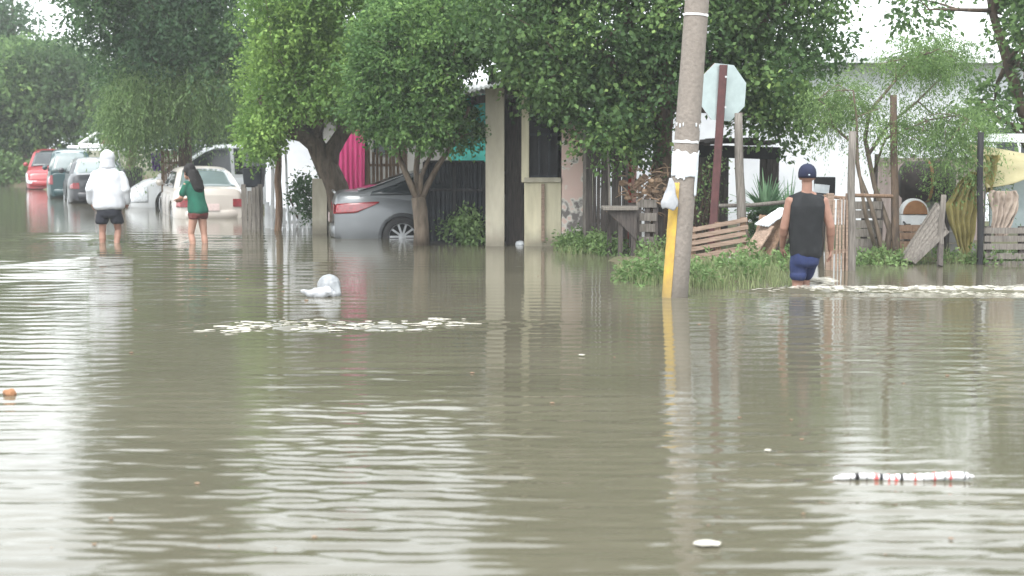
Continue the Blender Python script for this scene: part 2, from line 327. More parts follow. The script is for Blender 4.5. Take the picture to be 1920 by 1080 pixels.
PEOPLE = [(205, 455), (368, 455), (1505, 543)]
def water():
    ys = [-12, -6, -1, 2.0]
    y = 3.2
    while y < 75:
        ys.append(y); y += max(.016, y*y/3900*1.25)
    ys = np.array(ys); nx = 460
    u = np.linspace(-1, 1, nx); X = u[None, :]*(ys[:, None].clip(0)*.46+3.5); Y = np.repeat(ys[:, None], nx, 1)
    rg = np.random.default_rng(5); Z = np.zeros_like(X)
    # patchiness of the wind: gusts
    def patch(fx, fy, s):
        r = np.random.default_rng(s); a = np.zeros_like(X)
        for i in range(5): a += np.sin(X*fx*r.uniform(.5, 1.6)+Y*fy*r.uniform(.5, 1.6)+r.uniform(0, 6.3))
        return a/5
    g = 1+.75*patch(.9, .7, 1)+.5*patch(2.5, 1.1, 2)
    g = g.clip(.25, 2.0)
    for i in range(76):
        lam = .05*(8**rg.random())                 # 9 cm .. 1.1 m
        th = rg.normal()*.07 if i % 3 else rg.normal()*.5
        k = 2*math.pi/lam; slope = .0066*(lam/.2)**-.15
        if i % 3 == 0: slope *= .75
        ph = rg.uniform(0, 6.3)
        wob = .9*np.sin(X*rg.uniform(.3, 1.5)+Y*rg.uniform(.1, .5)+rg.uniform(0, 6.3))
        sp = np.gradient(ys)[:, None]; att = np.clip((lam/sp-2.2)/3, 0, 1)
        Z += slope/k*att*g*np.sin(k*(Y*math.cos(th)+X*math.sin(th))+ph+wob)
    def local(px, py, sx, sy, slope, lam, n=8, seed=1, sp=.4):
        c = G(px, py); r = np.random.default_rng(seed); w = np.exp(-((X-c.x)/sx)**2-((Y-c.y)/sy)**2); a = 0
        for i in range(n):
            l = lam*r.uniform(.7, 1.5); t = r.normal()*.35; k = 2*math.pi/l
            a = a+slope/k*np.sin(k*(Y*math.cos(t*sp)+X*math.sin(t*sp))+r.uniform(0, 6.3)+.9*np.sin(X*1.6+r.uniform(0, 6)))
        return w*a
    Z += local(620, 612, 1.1, .34, .17, .26, 6, 3, 1.9)+local(800, 604, 1.0, .14, .15, .2, 4, 5, 1.2)       # the choppy streak left by a passing step
    Z += local(100, 500, 3.4, 4.2, .045, .3, 9, 4)
    Z += local(230, 446, 4.0, 1.3, .055, .5, 8, 6)
    Z += local(640, 900, 1.0, 2.2, .038, .11, 8, 8)
    Z += local(1720, 960, .8, 1.2, .010, .12, 8, 9)
    for (px, py) in PEOPLE:
        c = G(px, py); d = np.hypot(X-c.x, (Y-c.y)); Z += .006*np.exp(-d/.8)*np.sin(d*2*math.pi/.22)
    # bow wake trailing to the right of the wading man
    c = G(1505, 545); Yc = c.y-.02*np.clip(X-c.x, 0, 9)
    m = (1/(1+np.exp(-(X-(c.x-.55))*9)))*np.exp(-np.clip(X-c.x, 0, 99)/9)
    Z += m*(.040*np.exp(-((Y-Yc)/.12)**2)-.012*np.exp(-((Y-Yc+.35)/.2)**2)+.012*np.exp(-((Y-Yc+.75)/.15)**2))
    idx = np.arange(X.size).reshape(X.shape)
    Fq = np.stack([idx[:-1, :-1], idx[:-1, 1:], idx[1:, 1:], idx[1:, :-1]], -1).reshape(-1, 4)
    m = bpy.data.materials.new('flood_water'); m.use_nodes = True; t = m.node_tree; b = t.nodes['Principled BSDF']; K = t.links.new
    b.inputs['Roughness'].default_value = .035; b.inputs['IOR'].default_value = 1.34
    tcn = t.nodes.new('ShaderNodeTexCoord'); mp = t.nodes.new('ShaderNodeMapping'); mp.inputs['Scale'].default_value = (.35, .8, 1)
    n1 = t.nodes.new('ShaderNodeTexNoise'); n1.inputs['Scale'].default_value = .6; n1.inputs['Detail'].default_value = 6
    r = t.nodes.new('ShaderNodeValToRGB'); r.color_ramp.elements[0].color = (.080, .074, .052, 1); r.color_ramp.elements[1].color = (.110, .101, .073, 1)
    r.color_ramp.elements[0].position = .35; r.color_ramp.elements[1].position = .7
    K(tcn.outputs['Object'], mp.inputs[0]); K(mp.outputs[0], n1.inputs['Vector']); K(n1.outputs[0], r.inputs[0]); K(r.outputs[0], b.inputs['Base Color'])
    mp2 = t.nodes.new('ShaderNodeMapping'); mp2.inputs['Scale'].default_value = (.8, 6, 1); n2 = t.nodes.new('ShaderNodeTexNoise'); n2.inputs['Scale'].default_value = 5; n2.inputs['Detail'].default_value = 3
    bp = t.nodes.new('ShaderNodeBump'); bp.inputs['Strength'].default_value = .35; bp.inputs['Distance'].default_value = .0035
    K(tcn.outputs['Object'], mp2.inputs[0]); K(mp2.outputs[0], n2.inputs['Vector']); K(n2.outputs[0], bp.inputs['Height']); K(bp.outputs[0], b.inputs['Normal'])
    o = npmesh('flood_water', np.stack([X, Y, Z], -1).reshape(-1, 3), Fq, m, smooth=True); tag(o, kind='structure')
water()

def mound(name, cx, cy, rx, ry, h, m):
    rows = []
    for i in range(9):
        t = i/8; row = []
        for k in range(49):
            a = 2*math.pi*k/48; w = 1+.18*noise.noise(Vector((math.cos(a)*2+cx, math.sin(a)*2, 3)))
            row.append((cx+rx*(1-t)*w*math.cos(a), cy+ry*(1-t)*w*math.sin(a), -.12+(h+.12)*math.sin(t*math.pi/2)+.015*noise.noise(Vector((t*9, k*.7, cx)))))
        rows.append(row)
    o = MB().grid(rows).build(name, m, smooth=True); tag(o, kind='structure'); return o
mound('grass_bank', *Gr(1330, 515), 1.35, 2.1, .045, M['ground_green'])
mound('soil_bank', *Gr(1190, 490), .75, 2.2, .035, M['ground_green'])
mound('soil_bank', *Gr(865, 452), .9, 1.0, .04, M['ground_green'])
mound('soil_bank', *Gr(1720, 488), 2.4, 1.0, .03, M['ground_green'])


# ------------------------------------------------------------------ trees
def pts(l): return [P(*q) for q in l]
tree('tall dark green tree behind the parked white minivan, crown running out of the picture', 'tree', G(349, 400),
     [pts([(349, 402, 34), (349, 330, 34), (345, 250, 34), (330, 150, 34), (310, 0, 34), (300, -150, 34), (300, -300, 34)])], [(.2, .07)],
     [[(105, -250), (220, -480), (400, -560), (455, -360), (480, -80), (520, -20), (520, 150), (450, 215), (330, 185), (230, 195), (140, 130), (95, 60), (110, -200)]],
     33.5, 2.2, [250], .60, M['leaf_deep'], M['bark_dark'], 85, 12, 11, L=.42, leaf=.11, spread=.07)
tree('weeping pale green tree with hanging strands over the white minivan', 'tree', G(240, 392),
     [pts([(240, 392, 36.5), (242, 330, 36.4), (255, 250, 35.5), (290, 190, 35), (330, 150, 34.5)])], [(.16, .06)],
     [[(190, 180), (230, 120), (330, 100), (440, 110), (470, 160), (465, 200), (430, 208), (330, 210), (230, 220), (195, 220)], [(175, 180), (290, 160), (300, 235), (250, 262), (180, 245)]],
     33.0, 1.2, [150, 40], .36, M['leaf_willow'], M['bark'], 130, 18, 12, L=.55, leaf=.085, width=.26, droop=1.4, spread=.025)
tree('broad dark tree filling the gap behind the white minivan and the weeping tree', 'tree', G(420, 368),
     [pts([(400, 372, 46), (402, 300, 46), (398, 220, 46), (405, 120, 46)])], [(.2, .08)],
     [[(180, 60), (620, 60), (640, 300), (560, 318), (420, 308), (330, 312), (230, 285), (180, 240)]],
     46, 1.6, [210], .6, M['leaf_deep'], M['bark_dark'], 60, 12, 25, L=.5, leaf=.15, spread=.08)
tree('hazy rounded tree at the far end of the street, behind the red car', 'tree', G(75, 350),
     [pts([(80, 352, 60), (75, 300, 60), (70, 230, 60), (80, 150, 60)])], [(.2, .08)],
     [[(-120, 120), (-40, 80), (60, 60), (150, 70), (225, 110), (235, 230), (190, 285), (120, 290), (30, 288), (-60, 290), (-130, 250)]],
     60, 3, [170], .95, M['leaf_mid'], M['bark_dark'], 34, 12, 13, L=.8, leaf=.22, spread=.12)
tree('thin hazy tree against the white sky at the top left corner', 'tree', G(30, 345),
     [pts([(60, 352, 68), (40, 250, 68), (30, 100, 68), (20, -40, 68)])], [(.2, .06)],
     [[(-150, 60), (-80, -60), (0, -75), (40, -20), (95, 40), (105, 95), (0, 110), (-120, 110)]],
     68, 2.5, [46], .75, M['leaf_dark'], M['bark_dark'], 34, 12, 14, L=.8, leaf=.22, spread=.14)
tree('bright light green tree with thick leaning trunk behind the silver sedan', 'tree', G(640, 436),
     [pts([(650, 438, 24.6), (640, 400, 24.6), (628, 350, 24.6), (612, 310, 24.6), (590, 268, 24.6), (560, 246, 24.4), (520, 225, 24.2), (490, 180, 24)]),
      pts([(614, 315, 24.6), (622, 280, 24.6), (645, 245, 24.7), (690, 180, 24.8), (720, 60, 24.8), (720, -20, 24.8)]),
      pts([(596, 280, 24.6), (580, 200, 24.5), (560, 100, 24.3), (565, 0, 24.2)])], [(.27, .09), (.17, .05), (.12, .04)],
     [[(432, 60), (440, -30), (520, -75), (620, -90), (740, -85), (830, -70), (930, -40), (960, 60), (930, 118), (890, 140), (800, 190), (690, 225), (600, 225), (560, 238), (480, 230), (440, 205), (450, 130)],
      [(440, 190), (530, 190), (540, 262), (505, 305), (480, 345), (455, 320), (448, 270)], [(436, 120), (880, 60), (880, 150), (820, 200), (700, 232), (560, 240), (440, 240)]],
     23.9, 1.4, [230, 34, 80], .38, M['leaf_light'], M['bark'], 200, 12, 15, L=.26, leaf=.07, spread=.04)
tree('small dark forked tree standing in the water before the silver sedan', 'tree', G(790, 460),
     [pts([(790, 462, 21.4), (790, 430, 21.4), (787, 395, 21.4), (784, 370, 21.4)]),
      pts([(785, 378, 21.4), (768, 340, 21.4), (750, 300, 21.4), (735, 250, 21.3), (700, 200, 21.2)]),
      pts([(787, 378, 21.4), (800, 350, 21.4), (822, 310, 21.3), (850, 270, 21.2), (880, 200, 21)]),
      pts([(784, 375, 21.4), (780, 320, 21.5), (785, 260, 21.6), (800, 180, 21.6)]),
      pts([(788, 372, 21.4), (790, 330, 21.3), (810, 285, 21.2), (820, 220, 21)])],
     [(.12, .10), (.055, .025), (.06, .025), (.06, .02), (.04, .02)],
     [[(630, 215), (650, 120), (640, 30), (700, -20), (800, -40), (900, -10), (930, 60), (915, 120), (868, 150), (862, 185), (920, 205), (932, 250), (900, 285), (860, 300), (800, 290), (740, 302), (690, 268), (650, 250)]],
     21.4, 1.0, [215], .30, M['leaf_dark2'], M['bark'], 240, 12, 16, L=.24, leaf=.07, spread=.045, group=None)
tree('large spreading broad-leaved tree behind the concrete pole', 'tree', G(1245, 470),
     [pts([(1243, 478, 20.7), (1244, 420, 20.7), (1240, 340, 20.7), (1243, 270, 20.7), (1248, 200, 20.6), (1250, 100, 20.5), (1235, 0, 20.4), (1230, -120, 20.4)]),
      pts([(1246, 250, 20.7), (1200, 170, 20.5), (1120, 90, 20.3), (1040, 20, 20.1), (960, -60, 20.1)]),
      pts([(1247, 220, 20.7), (1310, 120, 20.5), (1400, 60, 20.3), (1480, 0, 20.1), (1540, -60, 20.1)]),
      pts([(1248, 160, 20.7), (1180, 40, 19.9), (1130, -100, 19.6)])],
     [(.18, .07), (.09, .03), (.09, .03), (.07, .03)],
     [[(880, -190), (960, -360), (1150, -470), (1400, -470), (1530, -340), (1590, -120), (1640, 0), (1600, 60), (1610, 120), (1560, 150), (1510, 165), (1440, 160), (1410, 190), (1330, 200), (1240, 225), (1190, 235), (1130, 232), (1060, 180), (980, 160), (900, 130), (850, 60), (870, -60)],
      [(1410, 160), (1500, 160), (1500, 200), (1470, 262), (1440, 225), (1415, 215)],
      [(1080, 200), (1190, 200), (1215, 270), (1180, 300), (1150, 285), (1110, 250)], [(880, 20), (1100, 60), (1110, 215), (1040, 226), (985, 210), (966, 180), (955, 135), (880, 118)]],
     20.6, 1.35, [290, 10, 16, 46], .40, M['leaf_mid'], M['bark_dark'], 240, 10, 17, L=.32, leaf=.078, width=.7, spread=.055)
tree('feathery pale small-leaved tree growing by the grey fence post', 'tree', G(1650, 492),
     [pts([(1655, 492, 18.4), (1648, 440, 18.4), (1632, 380, 18.4), (1612, 330, 18.5), (1600, 270, 18.6), (1560, 235, 18.7), (1535, 225, 18.7)]),
      pts([(1660, 494, 18.4), (1668, 430, 18.5), (1640, 350, 18.6), (1622, 260, 18.7), (1630, 210, 18.7), (1680, 150, 18.8), (1720, 120, 18.9)]),
      pts([(1650, 492, 18.4), (1622, 400, 18.3), (1608, 300, 18.2), (1606, 220, 18.2), (1600, 170, 18.1)]),
      pts([(1628, 290, 18.7), (1665, 235, 18.8), (1720, 190, 18.8), (1760, 150, 18.9)]),
      pts([(1636, 330, 18.7), (1660, 260, 18.6), (1740, 225, 18.5), (1800, 215, 18.4)])],
     [(.035, .012), (.045, .012), (.03, .01), (.025, .01), (.022, .008)],
     [[(1480, 190), (1560, 120), (1640, 140), (1660, 250), (1580, 280), (1540, 240), (1490, 250)],
      [(1590, 110), (1680, 60), (1740, 45), (1830, 60), (1850, 130), (1800, 160), (1700, 150), (1600, 170)],
      [(1620, 200), (1700, 200), (1790, 210), (1840, 230), (1850, 270), (1790, 285), (1700, 270), (1630, 260)],
      [(1770, 250), (1850, 240), (1850, 330), (1820, 360), (1790, 350), (1780, 300)]],
     18.8, .7, [34, 60, 46, 18], .30, M['leaf_pale'], M['bark'], 125, 24, 18, L=.36, leaf=.042, width=.32, droop=.8, spread=.03, nlimb=20)
tree('dark leafy tree hanging in at the top right corner above the tarp', 'tree', G(1960, 470),
     [pts([(1965, 480, 22), (1955, 350, 22), (1925, 230, 22), (1890, 120, 22), (1860, 20, 22), (1850, -60, 22)]),
      pts([(1955, 330, 22), (1900, 235, 21.8), (1860, 215, 21.7), (1840, 190, 21.7)])], [(.13, .04), (.05, .02)],
     [[(1830, -60), (1950, -160), (2100, -100), (2100, 200), (1960, 230), (1900, 225), (1860, 170), (1880, 100), (1850, 60), (1820, 20)],
      [(1815, 180), (1920, 200), (1920, 245), (1830, 232)], [(1700, -30), (1745, -30), (1740, 25), (1715, 45)]],
     22, 1.2, [46, 7, 4], .36, M['leaf_mid'], M['bark_dark'], 105, 10, 19, L=.4, leaf=.1, width=.6, spread=.05)
tree('distant pale trees-like bush tree seen above the white house wall', 'tree', G(2060, 440),
     [pts([(2060, 440, 34), (2055, 300, 34), (2040, 100, 34)])], [(.2, .08)],
     [[(1930, 60), (2000, -40), (2200, -20), (2200, 240), (1960, 250)]], 34, 1.5, [40], .6, M['leaf_pale'], M['bark'], 60, 12, 20, L=.5, leaf=.12, spread=.06) if False else None

def bush(name, label, px, py, poly, Y, dY, n, r, lm, seed, cat='bush', **kw):
    root = thing(name, label, cat, G(px, py)); cl = fill_clumps(poly, Y, dY, n, r, seed)
    V, Fq, T = twigs(cl, kw.pop('ntw', 120), kw.pop('nleaf', 12), seed=seed, **kw)
    npmesh('foliage', V, Fq, lm, root, T)
    mb = MB()
    for i, (c, q) in enumerate(cl): limb(mb, Vector(root.location)+Vector((random.Random(i).uniform(-.15, .15), 0, 0)), c, .02, .006, i)
    mb.build('stems', M['bark_dark'], root, smooth=True); return root
bush('bush', 'yellow-green bush at the left edge, at the dead end of the street', 20, 345, [(-60, 300), (-20, 280), (30, 286), (55, 310), (60, 345), (-60, 345)], 58, 2, 40, .6, M['leaf_pale'], 31, ntw=45, L=.6, leaf=.2, spread=.1)
bush('bush', 'dark green bush between the grey pillar and the white wall', 572, 415, [(560, 335), (585, 330), (590, 400), (565, 408)], 25.3, .2, 9, .2, M['leaf_dark'], 32, ntw=420, nleaf=8, L=.2, leaf=.07)
bush('bush', 'low bush right of the forked tree, at the foot of the dark gate', 865, 455, [(835, 420), (870, 405), (900, 400), (908, 452), (835, 455)], 21.8, .35, 20, .16, M['leaf_weed'], 33, ntw=600, nleaf=8, L=.16, leaf=.06)

def blades(name, areas, m, n, h, w, seed, lean=.35):
    rg = np.random.default_rng(seed); Vs = []; T = []
    for (px, py, rx, ry, k) in areas:
        c = G(px, py); N = int(n*k); a = rg.random(N)*2*math.pi; q = np.sqrt(rg.random(N))
        bx = c.x+rx*q*np.cos(a); by = c.y+ry*q*np.sin(a); hh = h*(.4+.9*rg.random(N))*(1-.55*q); th = rg.random(N)*2*math.pi; ph = rg.random(N)*math.pi
        ld = lean*hh*rg.random(N)*1.4; dx = np.cos(th)*ld; dy = np.sin(th)*ld; ww = w*(.6+.8*rg.random(N))/2
        sx = np.cos(ph)*ww; sy = np.sin(ph)*ww; z0 = -.03+0*bx
        v = np.stack([np.stack([bx-sx, by-sy, z0], 1), np.stack([bx+sx, by+sy, z0], 1),
                      np.stack([bx+dx*.45+sx*.8, by+dy*.45+sy*.8, hh*.62], 1), np.stack([bx+dx, by+dy, hh], 1)], 1)
        Vs.append(v.reshape(-1, 3)); T.append(np.repeat(rg.random(N)*.7+.1, 4))
    V = np.concatenate(Vs); o = npmesh(name, V, np.arange(len(V)).reshape(-1, 4), m, None, np.concatenate(T)); return o
def weeds(label, areas, n, seed, h=.16, leaf=.06):
    cl = []; rnd = random.Random(seed)
    for (px, py, rx, ry, k) in areas:
        c = G(px, py)
        for i in range(int(n*k)):
            a = rnd.random()*6.28; q = math.sqrt(rnd.random())
            cl.append((Vector((c.x+rx*q*math.cos(a), c.y+ry*q*math.sin(a), rnd.uniform(.02, h*(1.15-.5*q)))), rnd.uniform(.07, .13)))
    V, Fq, T = twigs(cl, 700, 6, L=.12, leaf=leaf, width=.5, droop=.3, spread=.02, seed=seed)
    o = npmesh('weeds', V, Fq, M['leaf_weed'], None, T); tag(o, label, 'weeds', kind='stuff'); return o
AR1 = [(1205, 520, .33, 1.0, 1), (1225, 480, .3, .8, .7)]
AR2 = [(1360, 515, .55, .9, 1.4), (1430, 500, .4, .8, 1), (1320, 535, .25, .4, .5)]
weeds('leafy green weeds on the bank left of the yellow-painted pole', AR1, 11, 41, .28)
weeds('leafy green weeds on the bank below the slatted pallet', AR2, 11, 42, .24)
weeds('weeds at the foot of the pink wall and the board fence', [(1095, 468, .33, .8, 1), (1130, 474, .2, .6, .5)], 60, 43, .2)
weeds('thin weeds along the foot of the plank fence by the feathery tree', [(1660, 494, .5, .3, .5), (1890, 494, .4, .3, .4), (1790, 492, .3, .3, .15)], 40, 44, .1)
o = blades('grass', AR1+AR2+[(1330, 520, 1.0, 1.6, 2.5), (1100, 470, .5, .9, 1), (1660, 492, .6, .4, .7), (1880, 492, .8, .4, .6), (1780, 488, .8, .5, .3)], M['grass'], 480, .22, .012, 50)
tag(o, 'pale green grass standing out of the water along the bank', 'grass', kind='stuff')
o = blades('grass', [(20, 346, 3.5, 1.5, 1), (-40, 344, 3, 2, .6)], M['grass'], 1500, .5, .06, 51); tag(o, 'tall pale grass at the far left end of the street', 'grass', kind='stuff')

# ------------------------------------------------------------------ buildings and walls
def wallbox(mb, x0, x1, y0, y1, Y, t=.15):           # a wall slab seen between pixel columns and rows with its front at depth Y
    a = P(x0, y0, Y); b = P(x1, y1, Y); z1 = a.z; z0 = b.z
    return mb.box(((a.x+b.x)/2, Y+t/2, (z0+z1)/2), (abs(b.x-a.x), t, abs(z1-z0)))
# the porch house: columns, dark doorway, window, peeling pink end
def tide(m, h=.32, c=(.13, .115, .09, 1)):
    t = m.node_tree; b = t.nodes['Principled BSDF']; old = b.inputs['Base Color'].links[0].from_socket; K = t.links.new
    tcn = t.nodes.new('ShaderNodeTexCoord'); sp = t.nodes.new('ShaderNodeSeparateXYZ'); n = t.nodes.new('ShaderNodeTexNoise'); n.inputs['Scale'].default_value = 5; n.inputs['Detail'].default_value = 8
    ma = t.nodes.new('ShaderNodeMath'); ma.operation = 'MULTIPLY_ADD'; ma.inputs[1].default_value = -.5; mr = t.nodes.new('ShaderNodeMapRange'); mr.inputs['From Min'].default_value = -.28; mr.inputs['From Max'].default_value = h-.2; mr.inputs['To Min'].default_value = .75; mr.inputs['To Max'].default_value = 0
    mx = t.nodes.new('ShaderNodeMixRGB'); mx.inputs[2].default_value = c
    K(tcn.outputs['Object'], sp.inputs[0]); K(tcn.outputs['Object'], n.inputs['Vector']); K(n.outputs[0], ma.inputs[0]); K(sp.outputs['Z'], ma.inputs[2]); K(ma.outputs[0], mr.inputs['Value']); K(mr.outputs[0], mx.inputs[0]); K(old, mx.inputs[1]); K(mx.outputs[0], b.inputs['Base Color'])
tide(M['beige_wall']); tide(M['cream_wall'], .3); tide(M['concrete'], .5, (.10, .09, .075, 1)); tide(M['yellow'], .25, (.20, .15, .07, 1))
def porch_house():
    g = G(1000, 461); root = thing('porch_house', 'small beige and pink flat-roofed house with dark doorway and window in the middle', 'house', g)
    Y = 21.3
    mb = MB(); wallbox(mb, 910, 946, 165, 478, Y, .32); mb.build('column', M['beige_wall'], root, bevel=.01)
    mb = MB(); wallbox(mb, 983, 1052, 340, 478, Y, .2); wallbox(mb, 978, 992, 178, 342, Y+.004, .19); mb.build('wall', M['cream_wall'], root, bevel=.008)
    mb = MB(); a = P(1018, 345, Y-.035); b = P(1018, 452, Y-.035); mb.beam(a, b, .05, .05, (0, 1, 0)); mb.build('drain_pipe', M['wood_slat'], root)
    mb = MB(); wallbox(mb, 983, 1052, 333, 342, Y-.05, .28); mb.build('window_sill', M['beige_wall'], root, bevel=.005)
    w = MB(); wallbox(w, 992, 1046, 178, 334, Y+.14, .03); w = w.build('window', M['black'], root)
    fr = MB()
    for x in (1010, 1029): wallbox(fr, x, x+3, 178, 334, Y+.09, .05)
    wallbox(fr, 992, 1046, 250, 254, Y+.085, .06); wallbox(fr, 992, 1046, 328, 334, Y+.082, .066); fr.build('window_frame', M['dark_metal'], w)
    # pink peeling wall, its face slightly turned
    m = mat('peeling_pink_plaster', (.70, .56, .50), (.70, .56, .50), 3, .9, .2)
    t = m.node_tree; b = t.nodes['Principled BSDF']; n = t.nodes.new('ShaderNodeTexNoise'); n.inputs['Scale'].default_value = 5.5; n.inputs['Detail'].default_value = 9
    tcn = t.nodes.new('ShaderNodeTexCoord'); sep = t.nodes.new('ShaderNodeSeparateXYZ'); mr = t.nodes.new('ShaderNodeMapRange'); ad = t.nodes.new('ShaderNodeMath'); ad.operation = 'ADD'
    mr.inputs['From Min'].default_value = 0; mr.inputs['From Max'].default_value = 1.1; mr.inputs['To Min'].default_value = .2; mr.inputs['To Max'].default_value = -.02
    cr = t.nodes.new('ShaderNodeValToRGB'); e = cr.color_ramp.elements; e[0].position = .0; e[0].color = (.72, .50, .44, 1); e[1].position = .58; e[1].color = (.70, .66, .60, 1)
    x = e.new(.54); x.color = (.66, .50, .44, 1); x = e.new(.665); x.color = (.20, .18, .17, 1)
    K = t.links.new; K(tcn.outputs['Object'], n.inputs['Vector']); K(tcn.outputs['Object'], sep.inputs[0]); K(sep.outputs['Z'], mr.inputs['Value']); K(n.outputs[0], ad.inputs[0]); K(mr.outputs[0], ad.inputs[1])
    K(ad.outputs[0], cr.inputs[0]); K(cr.outputs[0], b.inputs['Base Color'])
    mb = MB(); a = P(1053, 461, Y); c = P(1098, 461, Y+.05); top = P(1050, 200, Y).z
    mb.prism([(a.x, a.y, -.4), (c.x, c.y, -.4), (c.x, c.y, top), (a.x, a.y, top)], (0, 0, 0), (0, .3, 0)); mb.build('end_wall', m, root, bevel=.012)
    # inside and back walls, side wall, roof
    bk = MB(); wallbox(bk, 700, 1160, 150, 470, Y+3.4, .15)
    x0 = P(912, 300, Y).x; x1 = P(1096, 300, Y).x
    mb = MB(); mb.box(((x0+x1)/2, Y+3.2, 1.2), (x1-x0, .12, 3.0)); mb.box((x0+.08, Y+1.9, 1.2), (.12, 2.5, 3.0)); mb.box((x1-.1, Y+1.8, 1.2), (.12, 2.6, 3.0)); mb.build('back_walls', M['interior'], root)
    d = MB(); wallbox(d, 948, 981, 170, 470, Y+.5, .05); d.build('door', M['wood_dark'], root)
    r0 = P(868, 174, Y-.5); r1 = P(955, 152, Y-.5); xR = P(1100, 152, Y).x
    k = (r1.z-r0.z)/(r1.x-r0.x); zR = r1.z+k*.35*(xR-r1.x)
    mb = MB()
    rows = []
    for j in range(2):
        row = []
        for i in range(60):
            x = r0.x+(xR+.15-r0.x)*i/59; z = r0.z+(min(x, r1.x)-r0.x)*k+max(0, x-r1.x)*k*.35
            row.append((x, Y-.55+j*4.1, z+.0+j*.1+.014*math.cos(i*math.pi)))
        rows.append(row)
    mb.grid(rows); mb.build('roof', M['tin_white'], root, thick=.035)
    mb = MB(); mb.beam((r0.x+.1, Y+.1, r0.z-.10), (xR, Y+.1, zR-.10), .10, .12, (0, 0, 1)); mb.build('roof_beam', M['wood_dark'], root)
    # pale rocks / rags on the doorstep
    return root
porch_house()
def stone(px, py, s, label, m):
    g = G(px, py); root = MB(); vs = []; n = 10
    root.lathe([(.01, -s*.3), (s*.5, -s*.2), (s*.62, s*.1), (s*.4, s*.42), (.02, s*.5)], (g.x, g.y, .0), n)
    rnd = random.Random(int(px)); root.v = [(v[0]+rnd.uniform(-1, 1)*s*.08, v[1]+rnd.uniform(-1, 1)*s*.08, v[2]+rnd.uniform(-1, 1)*s*.06) for v in root.v]
    o = root.build('stone', m); o.data.transform(Matrix.Translation((-g.x, -g.y, 0))); o.location = (g.x, g.y, 0); tag(o, label, 'stone'); return o
stone(975, 459, .13, 'larger pale stone on the doorstep of the beige house', M['paper']); stone(951, 456, .07, 'small pale stone left on the doorstep of the beige house', M['paper'])

# white house on the right, behind the yards
def white_house():
    root = thing('white_house', 'long low white house behind the yards on the right', 'house', G(1700, 425))
    Y = 26.5; mb = MB(); wallbox(mb, 1150, 2150, 120, 440, Y, .2)
    a = P(1150, 120, Y); b = P(2150, 120, Y); mb.box((a.x+.1, Y+3, a.z/2), (.2, 5.6, a.z)); mb.box((b.x-.1, Y+3, a.z/2), (.2, 5.6, a.z)); mb.build('wall', M['white_wall'], root)
    mb = MB(); mb.box(((a.x+b.x)/2, Y+2.8, a.z+.06), (b.x-a.x+.5, 6.4, .12)); mb.build('roof', M['tin_white'], root)
    w = MB(); wallbox(w, 1870, 1950, 240, 340, Y-.02, .03); w = w.build('window', M['glass'], root); f = MB()
    wallbox(f, 1866, 1954, 234, 240, Y-.04, .06); wallbox(f, 1866, 1954, 340, 346, Y-.05, .07); wallbox(f, 1908, 1912, 240, 340, Y-.04, .03); f.build('window_frame', M['tin_white'], w)
white_house()
# left-middle house with magenta doorway curtain and teal part
def mid_house():
    root = thing('rear_house', 'grey and white house behind the silver sedan, with magenta curtain doorway', 'house', G(660, 420)); Y = 28.2
    mb = MB(); wallbox(mb, 496, 604, 190, 425, Y, .15); mb.build('wall', M['white_wall'], root)
    mb = MB(); wallbox(mb, 605, 632, 170, 425, Y+.01, .15); wallbox(mb, 688, 842, 170, 425, Y+.01, .15); wallbox(mb, 632, 688, 170, 215, Y+.01, .15); mb.build('wall', M['grey_wall'], root)
    mb = MB(); wallbox(mb, 842, 915, 170, 425, Y+.01, .15); mb.build('wall', M['teal'], root)
    a = P(496, 190, Y); b = P(915, 190, Y); mb = MB(); mb.box(((a.x+b.x)/2, Y+2, P(0, 165, Y).z), (b.x-a.x+.6, 5.2, .1)); mb.build('roof', M['tin_white'], root)
    mb = MB()
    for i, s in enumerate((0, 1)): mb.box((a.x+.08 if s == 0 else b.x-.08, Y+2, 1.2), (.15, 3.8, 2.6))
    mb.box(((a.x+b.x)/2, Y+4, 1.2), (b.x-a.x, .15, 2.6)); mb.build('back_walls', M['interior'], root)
    mb = MB(); wallbox(mb, 700, 742, 225, 290, Y-.02, .03); w = mb.build('window', M['glass'], root)
mid_house()
def magenta():
    Y = 27.6; a = P(634, 236, Y); b = P(684, 236, Y); z1 = a.z; z0 = P(634, 405, Y).z; rows = []
    for j in range(14):
        t = j/13; row = []
        for i in range(41):
            s = i/40; x = a.x+(b.x-a.x)*s*(1-.05*t); row.append((x, Y+.035*math.sin(s*34+.6*math.sin(t*4))*(.3+.7*t), z1+(z0-z1)*t))
        rows.append(row)
    o = MB().grid(rows).build('curtain', M['magenta'], None, smooth=True, thick=.004); tag(o, 'bright magenta cloth hanging in the doorway behind the leaning trunk', 'curtain')
    mb = MB(); mb.beam((a.x-.1, Y, z1+.02), (b.x+.1, Y, z1+.02), .03, .03); mb.build('curtain_rail', M['dark_metal'], o, local=True)
magenta()

